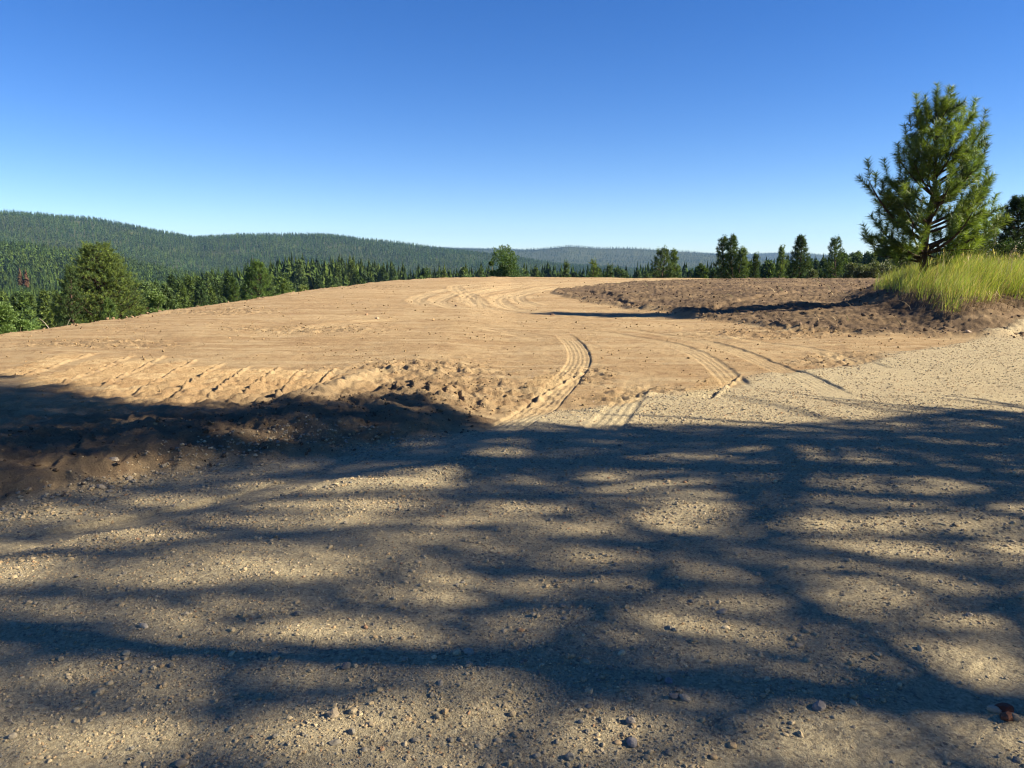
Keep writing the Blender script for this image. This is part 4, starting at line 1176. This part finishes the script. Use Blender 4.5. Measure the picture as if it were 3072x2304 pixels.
def build_grass():
    rng = np.random.default_rng(51)
    n = 150000
    x = rng.uniform(9.2, 26, n); y = rng.uniform(16.4, 28, n)
    jx = x + .25 * perlin(x * 1.5, y * 1.5, 120); jy = y + .25 * perlin(x * 1.5 + 9, y * 1.5, 121)
    d = sdf_poly(GRASS, jx, jy)
    k = (d > -.08) & (np.abs(x / y) < .74) & (rng.uniform(0, 1, n) < .75 + .5 * perlin(x * 2, y * 2, 122))
    x = x[k]; y = y[k]; d = d[k]
    m = rng.uniform(0, 1, len(x)) < np.clip(1.25 - d * .22, .35, 1)
    x = x[m]; y = y[m]; d = d[m]
    q_ = rng.uniform(0, 1, len(x)) < .25 + .75 * smooth(-.05, .55, d + .25 * perlin(x * 5, y * 5, 125))
    x, y, d = x[q_], y[q_], d[q_]
    h = (.50 + .46 * smooth(0, 1.6, d)) * rng.uniform(.55, 1.1, len(x)) * (1 + .25 * perlin(x / 1.2, y / 1.2, 123))
    h *= 1 + .35 * np.exp(-((x - 11.3) ** 2 + (y - 20.6) ** 2) / 1.6)
    wd = rng.uniform(.006, .014, len(x))
    cols = np.array([(.23, .34, .06), (.28, .38, .075), (.18, .29, .05), (.33, .38, .13), (.26, .35, .07), (.42, .39, .19), (.40, .33, .17), (.22, .26, .07)])
    A, Q, T, C = blades(rng, x, y, h, wd, cols, lean=(.22, -.05))
    o = mesh_obj('grass', A, [Q, T], M_GRASS, col=C)
    tag(o, 'tall bright green meadow grass on the bank at right', 'grass', None, 'stuff')
    n = 330
    x = rng.uniform(9.6, 18, n); y = rng.uniform(17.2, 26, n); d = sdf_poly(GRASS, x, y); k = d > .3; x = x[k]; y = y[k]
    A, Q, T, C = blades(rng, x, y, rng.uniform(.75, 1.08, len(x)), np.full(len(x), .006), np.array([(.34, .33, .14), (.40, .34, .19)]), lean=(.12, -.03))
    tipz = A.reshape(len(x), -1, 3)[:, -1]
    hv = np.repeat(tipz, 9, 0) + np.random.default_rng(9).normal(0, .012, (len(x) * 9, 3)) * [1, 1, 4]
    o = mesh_obj('seeding_grass', np.vstack([A, hv]), [Q, np.vstack([T, np.arange(len(hv)).reshape(-1, 3) + len(A)])], M_GRASS, col=np.vstack([C, np.tile([.38, .33, .2], (len(hv), 1))]))
    tag(o, 'thin seeding stems scattered through the tall green grass', 'grass', None, 'stuff')
    # dead matted straw hanging at the foot of the bank
    n = 6000
    x = rng.uniform(9.2, 15.5, n); y = rng.uniform(16.2, 19.6, n)
    d = sdf_poly(GRASS, x, y)
    k = (np.abs(d) < .35) & (rng.uniform(0, 1, n) < .8)
    x = x[k]; y = y[k]
    A, Q, T, C = blades(rng, x, y, rng.uniform(.12, .35, len(x)), rng.uniform(.005, .011, len(x)), np.array([(.36, .27, .14), (.28, .19, .10), (.42, .33, .19)]), lean=(0, -.5))
    o = mesh_obj('dead_grass', A, [Q, T], M_STRAW, col=C)
    tag(o, 'matted dry brown grass at the foot of the green bank', 'dead grass', None, 'stuff')
    # tall dry stems at far right
    rng = np.random.default_rng(52)
    STEMS = ['leftmost dry seeding stem above the green grass at far right', 'dry seeding stem left of the tallest one, in front of the large dark pine', 'tallest dry seeding stem in front of the large dark pine',
             'dry seeding stem nearest the right edge but one', 'short dry seeding stem beside the tallest one', 'second dry seeding stem from the left above the green grass', 'dry seeding stem at the right edge of the picture']
    for q in range(7):
        px = [2958, 3028, 3052, 3066, 3044, 2990, 3070][q]; tp = [760, 752, 740, 758, 768, 772, 745][q]
        D = 20 + rng.uniform(-1, 1)
        b = at(px + rng.uniform(-14, 14), tp, D); a = np.array([b[0] + rng.uniform(-.12, .12), D, float(ground(b[0], D)[0])])
        t = np.linspace(0, 1, 8)[:, None]
        mid = a * .5 + b * .5 + [(a[0] - b[0]) * .5, 0, .1]
        pts = a * (1 - t) ** 2 + 2 * mid * t * (1 - t) + b * t * t
        v, f = tube(pts - a, .007 * (1 - .5 * t[:, 0]), 4)
        hd = rng.normal(0, .012, (40, 3)) + (b - a) + np.column_stack([np.zeros(40), np.zeros(40), -rng.uniform(0, .14, 40)])
        o = mesh_obj('grass_stem', v, f, M_STRAW, col=np.tile([.40, .34, .22], (len(v), 1)), smooth_=True)
        o.location = a.tolist()
        tag(o, STEMS[q], 'grass stem', 'dry stems above the grass at far right')
        hv = np.repeat(hd, 3, 0) + rng.normal(0, .012, (120, 3))
        mesh_obj('seed_head', hv, np.arange(120).reshape(-1, 3), M_STRAW, o, col=np.tile([.34, .27, .17], (120, 1)))
    # sparse weeds and straw on the soil and along the edge of the clearing
    rng = np.random.default_rng(53)
    xs = []; ys = []
    n = 9000
    r = rng.uniform(13, 66, n); th = np.radians(rng.uniform(-37, 5, n)); x = r * np.sin(th); y = r * np.cos(th)
    e = sdf_poly(PAD, x, y)
    k = (e < .15) & (e > -1.4) & (perlin(x / 2, y / 2, 130) > -.05)
    xs.append(x[k]); ys.append(y[k])
    x = np.concatenate(xs); y = np.concatenate(ys)
    A, Q, T, C = blades(rng, x, y, rng.uniform(.1, .35, len(x)), rng.uniform(.010, .02, len(x)), np.array([(.16, .20, .07), (.22, .24, .09), (.30, .27, .15), (.12, .17, .05)]), lean=(0, 0))
    o = mesh_obj('edge_weeds', A, [Q, T], M_GRASS, col=C)
    tag(o, 'sparse weeds along the left and far edge of the clearing', 'weeds', None, 'stuff')
    n = 1500
    x = rng.uniform(4, 26, n); y = rng.uniform(15, 46, n)
    k = (sdf_poly(MOUND, x, y) > .2) & (perlin(x / 2, y / 1.2, 131) > .12)
    x = x[k]; y = y[k]; h = rng.uniform(.1, .35, len(x))
    A, Q, T, C = blades(rng, x, y, h, rng.uniform(.01, .02, len(x)), np.array([(.40, .32, .18), (.33, .24, .13), (.22, .24, .09)]), lean=(-.6, 0))
    parts = [(A, Q, T, C)]
    n = 420
    x = rng.uniform(-9, 8, n); y = rng.uniform(8, 24, n); k = road_s(x, y) > .2
    x = x[k]; y = y[k]
    A2, Q2, T2, C2 = blades(rng, x, y, rng.uniform(.06, .28, len(x)), rng.uniform(.005, .01, len(x)), np.array([(.5, .40, .25), (.42, .32, .2)]), lean=(.9, .1), curl=.2)
    A2[:, 2] = ground(A2[:, 0], A2[:, 1]) + .006
    o = mesh_obj('loose_straw', np.vstack([A, A2]), [np.vstack([Q, Q2 + len(A)]), np.vstack([T, T2 + len(A)])], M_STRAW, col=np.vstack([C, C2]))
    tag(o, 'broken straw and root bits strewn over the soil', 'straw', None, 'stuff')
    # torn roots at the left foot of the bank
    rng = np.random.default_rng(54)
    root_l = ['tangled dark roots hanging at the left foot of the grass bank', 'small knot of roots on the soil left of the grass bank', 'matted pale roots below the notch in the grass']
    for q, (px, py, s_) in enumerate([(2712, 905, .45), (2625, 885, .28), (2960, 950, .4)]):
        p = px2w(px, py, .25)
        c = np.array([p[0], p[1], float(ground(p[0], p[1])[0])])
        b = Buf()
        for k in range(26):
            d = unit(rng.normal(0, 1, 3)); d[2] = abs(d[2]) * .8
            e = d * s_ * rng.uniform(.4, 1)
            b.add(*tube(np.array([rng.normal(0, .08, 3) * s_, e * .5 + rng.normal(0, .06, 3), e + [0, 0, -.25 * s_]]), [.010, .007, .003], 4))
        v, f = b.get()
        colr = (.09, .06, .04) if q < 2 else (.36, .28, .17)
        o = mesh_obj('root_tangle', v, f, M_STRAW, col=np.tile(colr, (len(v), 1)))
        o.location = c.tolist(); tag(o, root_l[q], 'roots')
build_grass()

# ------------------------------------------------------------------ forest
def forest_points():
    rng = np.random.default_rng(61)
    X = []; Y = []; Rr = []
    r = 62.0
    while r < 9600:
        sp = max(6.6, r * .0043) if r > 320 else 7.2
        half = math.radians(39)
        n = int(2 * half * r / sp)
        th = np.linspace(-half, half, n) + rng.uniform(-.5, .5, n) * sp / r
        rr = r + rng.uniform(-.5, .5, n) * sp
        X.append(rr * np.sin(th)); Y.append(rr * np.cos(th))
        r += sp * .95
    x = np.concatenate(X); y = np.concatenate(Y)
    pad = np.concatenate([sdf_poly(PAD, a, b) for a, b in zip(np.array_split(x, 8), np.array_split(y, 8))])
    ok = pad < -8
    dens = perlin(x / 90, y / 90, 140) + .5 * perlin(x / 35, y / 35, 141)
    r = np.hypot(x, y)
    ok &= (dens > -.62) | (r < 300)
    # bare scars on the hillside
    Xp = 1536 + FPX * x / y; 
    z = np.zeros(len(x))
    z = terrain(x, y, False)[0]
    _, Yp = w2px(x, y, z)
    for cx, cy, hx, hy in ((500, 790, 26, 4), (535, 803, 22, 4), (600, 795, 9, 4), (660, 815, 8, 3), (545, 745, 10, 3)):
        ok &= ~((np.hypot((Xp - cx) / hx, (Yp - 10 - cy) / hy) < 1) & (r > 700))
    ok &= ~((x > 8) & (y < 90) & (Xp > 2450) & (rng.uniform(0, 1, len(x)) < .5))
    x, y, z, r, Xp = x[ok], y[ok], z[ok], r[ok], Xp[ok]
    H = TREE_H * np.clip(rng.normal(.98, .22, len(x)), .45, 1.5)
    H = np.minimum(H, TREE_H * 1.3)
    H = H * np.interp(r, [60, 130, 260, 450], [.55, .72, .95, 1.0])
    # near trees top out along the canopy line seen behind the clearing
    row = np.interp(np.arctan2(x, y), TH_T, LAYERS[2][1]) - 6 + rng.gamma(1.8, 8, len(x))
    ztop = EYE + y * (HY - row) / FPX
    H = np.where(r < 430, np.minimum(H, ztop - z), H)
    kk = (H > 3.2) & ((r > 150) | ((Xp < 560) & (r > 75)))
    x, y, z, r, H = x[kk], y[kk], z[kk], r[kk], H[kk]
    # leave out what lies behind nearer hills
    th = np.arctan2(x, y); nb = 700; nr = 260
    tb = np.linspace(-.70, .70, nb); rb = np.geomspace(20, 9700, nr)
    Tm, Rm = np.meshgrid(tb, rb)
    zz = terrain((Rm * np.sin(Tm)).ravel(), (Rm * np.cos(Tm)).ravel(), False)[0].reshape(nr, nb)
    el = (zz + np.where(Rm > 150, 9, 0) - EYE) / Rm
    cm = np.maximum.accumulate(el, 0)
    bi = np.clip(((th + .70) / 1.4 * (nb - 1)).round().astype(int), 0, nb - 1)
    ri = np.clip(np.searchsorted(rb, r * .96) - 1, 0, nr - 1)
    vis = (z + H - EYE) / r > cm[ri, bi] - .0015
    # tops hidden below the edge of the clearing
    return x[vis], y[vis], z[vis], r[vis], H[vis]

def blade_trees(rng, x, y, z, H, n, cols, wide=.17):
    """ragged conifers of n drooping boughs each"""
    m = len(x)
    hf = (np.arange(n) + .5) / n
    hf = np.clip(hf[None] + rng.uniform(-.5, .5, (m, n)) / n, 0, 1)
    Rm = H * wide * rng.uniform(.75, 1.3, m)
    prof = np.interp(hf, [0, .12, .3, .6, .85, 1], [.6, 1, .95, .62, .28, .05])
    rr = Rm[:, None] * prof * rng.uniform(.6, 1.2, (m, n))
    az = rng.uniform(0, 6.283, (m, n))
    aw = rng.uniform(.35, .8, (m, n))
    zt = z[:, None] + H[:, None] * (.08 + .92 * hf)
    dz = H[:, None] * rng.uniform(.04, .13, (m, n))
    A = np.stack([np.broadcast_to(x[:, None], zt.shape) + rr * .05 * np.cos(az), np.broadcast_to(y[:, None], zt.shape) + rr * .05 * np.sin(az), zt + dz * .6], -1)
    B = np.stack([x[:, None] + rr * np.cos(az + aw), y[:, None] + rr * np.sin(az + aw), zt - dz], -1)
    C = np.stack([x[:, None] + rr * np.cos(az - aw), y[:, None] + rr * np.sin(az - aw), zt - dz * rng.uniform(.3, 1.2, (m, n))], -1)
    V = np.stack([A, B, C], 2).reshape(-1, 3)
    F = np.arange(m * n * 3).reshape(-1, 3)
    ci = np.asarray(cols)[rng.integers(0, len(cols), m)] * rng.uniform(.78, 1.22, (m, 1))
    patch = 1 + .22 * perlin(x / 110, y / 110, 150) + .16 * perlin(x / 420, y / 420, 151)
    ci = ci * patch[:, None] * np.stack([1 + .18 * perlin(x / 150, y / 150, 152), np.ones(m), np.ones(m)], 1)
    c = np.repeat(ci, n * 3, 0)
    return V, F, c

def build_forest():
    x, y, z, r, H = forest_points()
    o_ = np.argsort(-H / r)            # those showing largest come first
    Xp, Yt = w2px(x, y, z + H)
    inframe = (Xp > -20) & (Xp < 3092) & (Yt > 0)
    rank = [i for i in o_ if inframe[i]][:285]
    single = np.zeros(len(x), bool); single[rank] = True
    print('forest', len(x), 'single', single.sum(), 'nearest', r.min(), 'last', r[rank].max())
    # prototypes
    protos = []
    for k in range(9):
        rng = np.random.default_rng(200 + k)
        tall = [16, 18, 14, 17, 20, 15, 12, 18, 16][k]
        Rm = [2.9, 2.6, 3.0, 2.4, 3.0, 2.6, 2.6, 3.4, 2.2][k]
        tr = [(.1 * math.sin(q), .1 * math.cos(q), tall * q / 8) for q in range(9)]
        tips = conifer_tips(rng, (0, 0, 0), tall, Rm, 90, low=[.05, .12, .08, .2, .1, .05, .03, .15, .25][k])
        cols = [GREENS * .95, DARKG * 1.2, GREENS * 1.05, DARKG * 1.35][k % 4]
        wood, (tv, tf), (nv, nf, nc) = pine(rng, tr, .24, tips, rise=.12, sec=.8, sec_len=1.3, shoot=.75, per=7, nl=.62, nw=.24, cols=cols, zlow=.3, sub=1, wood_sides=3, sec_start=.2)
        wv, wf = wood.get()
        protos.append((mesh_data('conifer_trunk', np.vstack([tv, wv]), np.vstack([tf, wf + len(tv)]), M_BARK, smooth_=True),
                       mesh_data('conifer_crown', nv, nf, M_CONIFER, col=nc), tall))
    rng = np.random.default_rng(62)
    for n_, i in enumerate(rank):
        tm, cmesh, tall = protos[rng.integers(0, len(protos))]
        s = H[i] / tall
        root = empty('conifer', (x[i], y[i], z[i] - .2), rng.uniform(0, 6.28), s)
        zone = int(np.searchsorted([180, 420, 640, 860, 1080, 1300, 1500, 1700, 1930, 2120, 2320, 2460], Xp[i]))
        tallq = 'tall' if H[i] > 15.5 else 'short' if H[i] < 11 else 'middling'
        where = ['at far left, behind the pale leafy bush', 'below and behind the big bushy pine', 'between big bushy pine and rounded light green pine',
                 'around the rounded light green pine', 'right of the rounded light green pine', 'behind the long left edge, midway to the crest', 'left of the broadleaf tree on the crest',
                 'just right of the broadleaf tree on the crest', 'behind the small pines on the crest', 'beside the broad dark pine on the crest', 'beside the tall clump on the crest',
                 'beside the cone shaped dark pine', 'behind the shrubs left of the young pine'][zone]
        tag(root, tallq + ' green conifer ' + where, 'conifer', tallq + ' conifers ' + where)
        for nm, me in (('trunk', tm), ('crown', cmesh)):
            c = bpy.data.objects.new(nm, me); link(c, root)
    # one rust coloured dead tree
    rng = np.random.default_rng(63)
    d = 420.0; p = at(65, 800, d)
    g = float(ground(p[0], d)[0])
    for q, (px, top, lab) in enumerate([(58, 802, 'rust coloured dead conifer on the lower hillside at far left'), (76, 806, 'smaller rust coloured dead conifer just right of the first, far left')]):
        p = at(px, top, d); g = float(ground(p[0], d)[0]); g = max(g, p[2] - 10)
        V, F, C = blade_trees(rng, np.array([0.0]), np.array([0.0]), np.array([0.0]), np.array([p[2] - g]), 150, np.array([(.12, .07, .045)]), .17)
        o = mesh_obj('dead_conifer', V, F, M_FOREST, col=C); o.location = (p[0], d, g); tag(o, lab, 'dead tree')
    rest = ~single
    for nm, lo, hi, nb, cols, lab in (('valley_forest', 0, 1000, 170, GREENS * .6, 'dense dark green conifer forest filling the valley beyond the clearing'),
                                      ('hillside_forest', 1000, 4400, 26, GREENS * .66, 'conifer forest covering the long hill at left and centre'),
                                      ('distant_forest', 4400, 12000, 14, GREENS * .5, 'hazy blue green forest on the farthest ridges')):
        m = rest & (r >= lo) & (r < hi)
        if m.sum() == 0: continue
        print(nm, m.sum())
        V, F, C = blade_trees(rng, x[m], y[m], z[m], H[m], nb, cols, .19 if lo else .18)
        o = mesh_obj(nm, V, F, M_FOREST, col=C)
        tag(o, lab, 'forest', None, 'stuff')
    # bare logs and slabs on the scars of the hill
build_forest()

# ------------------------------------------------------------------ haze
def build_haze():
    m = bpy.data.materials.new('haze'); m.use_nodes = True
    n = m.node_tree
    n.nodes.remove(n.nodes['Principled BSDF'])
    pv = n.nodes.new('ShaderNodeVolumePrincipled')
    pv.inputs['Color'].default_value = (.26, .52, 1.0, 1)
    pv.inputs['Density'].default_value = 0.000042
    pv.inputs['Anisotropy'].default_value = 0.0
    n.links.new(pv.outputs[0], n.nodes['Material Output'].inputs['Volume'])
    a, b = -11000.0, 11000.0
    V = np.array([(x, y, z) for z in (-140.0, 330.0) for y in (a, b) for x in (a, b)])
    F = np.array([(0, 2, 3, 1), (4, 5, 7, 6), (0, 1, 5, 4), (2, 6, 7, 3), (0, 4, 6, 2), (1, 3, 7, 5)])
    o = mesh_obj('haze', V, F, m)
    tag(o, 'thin blue haze in the air over the valley', 'haze', None, 'stuff')
build_haze()
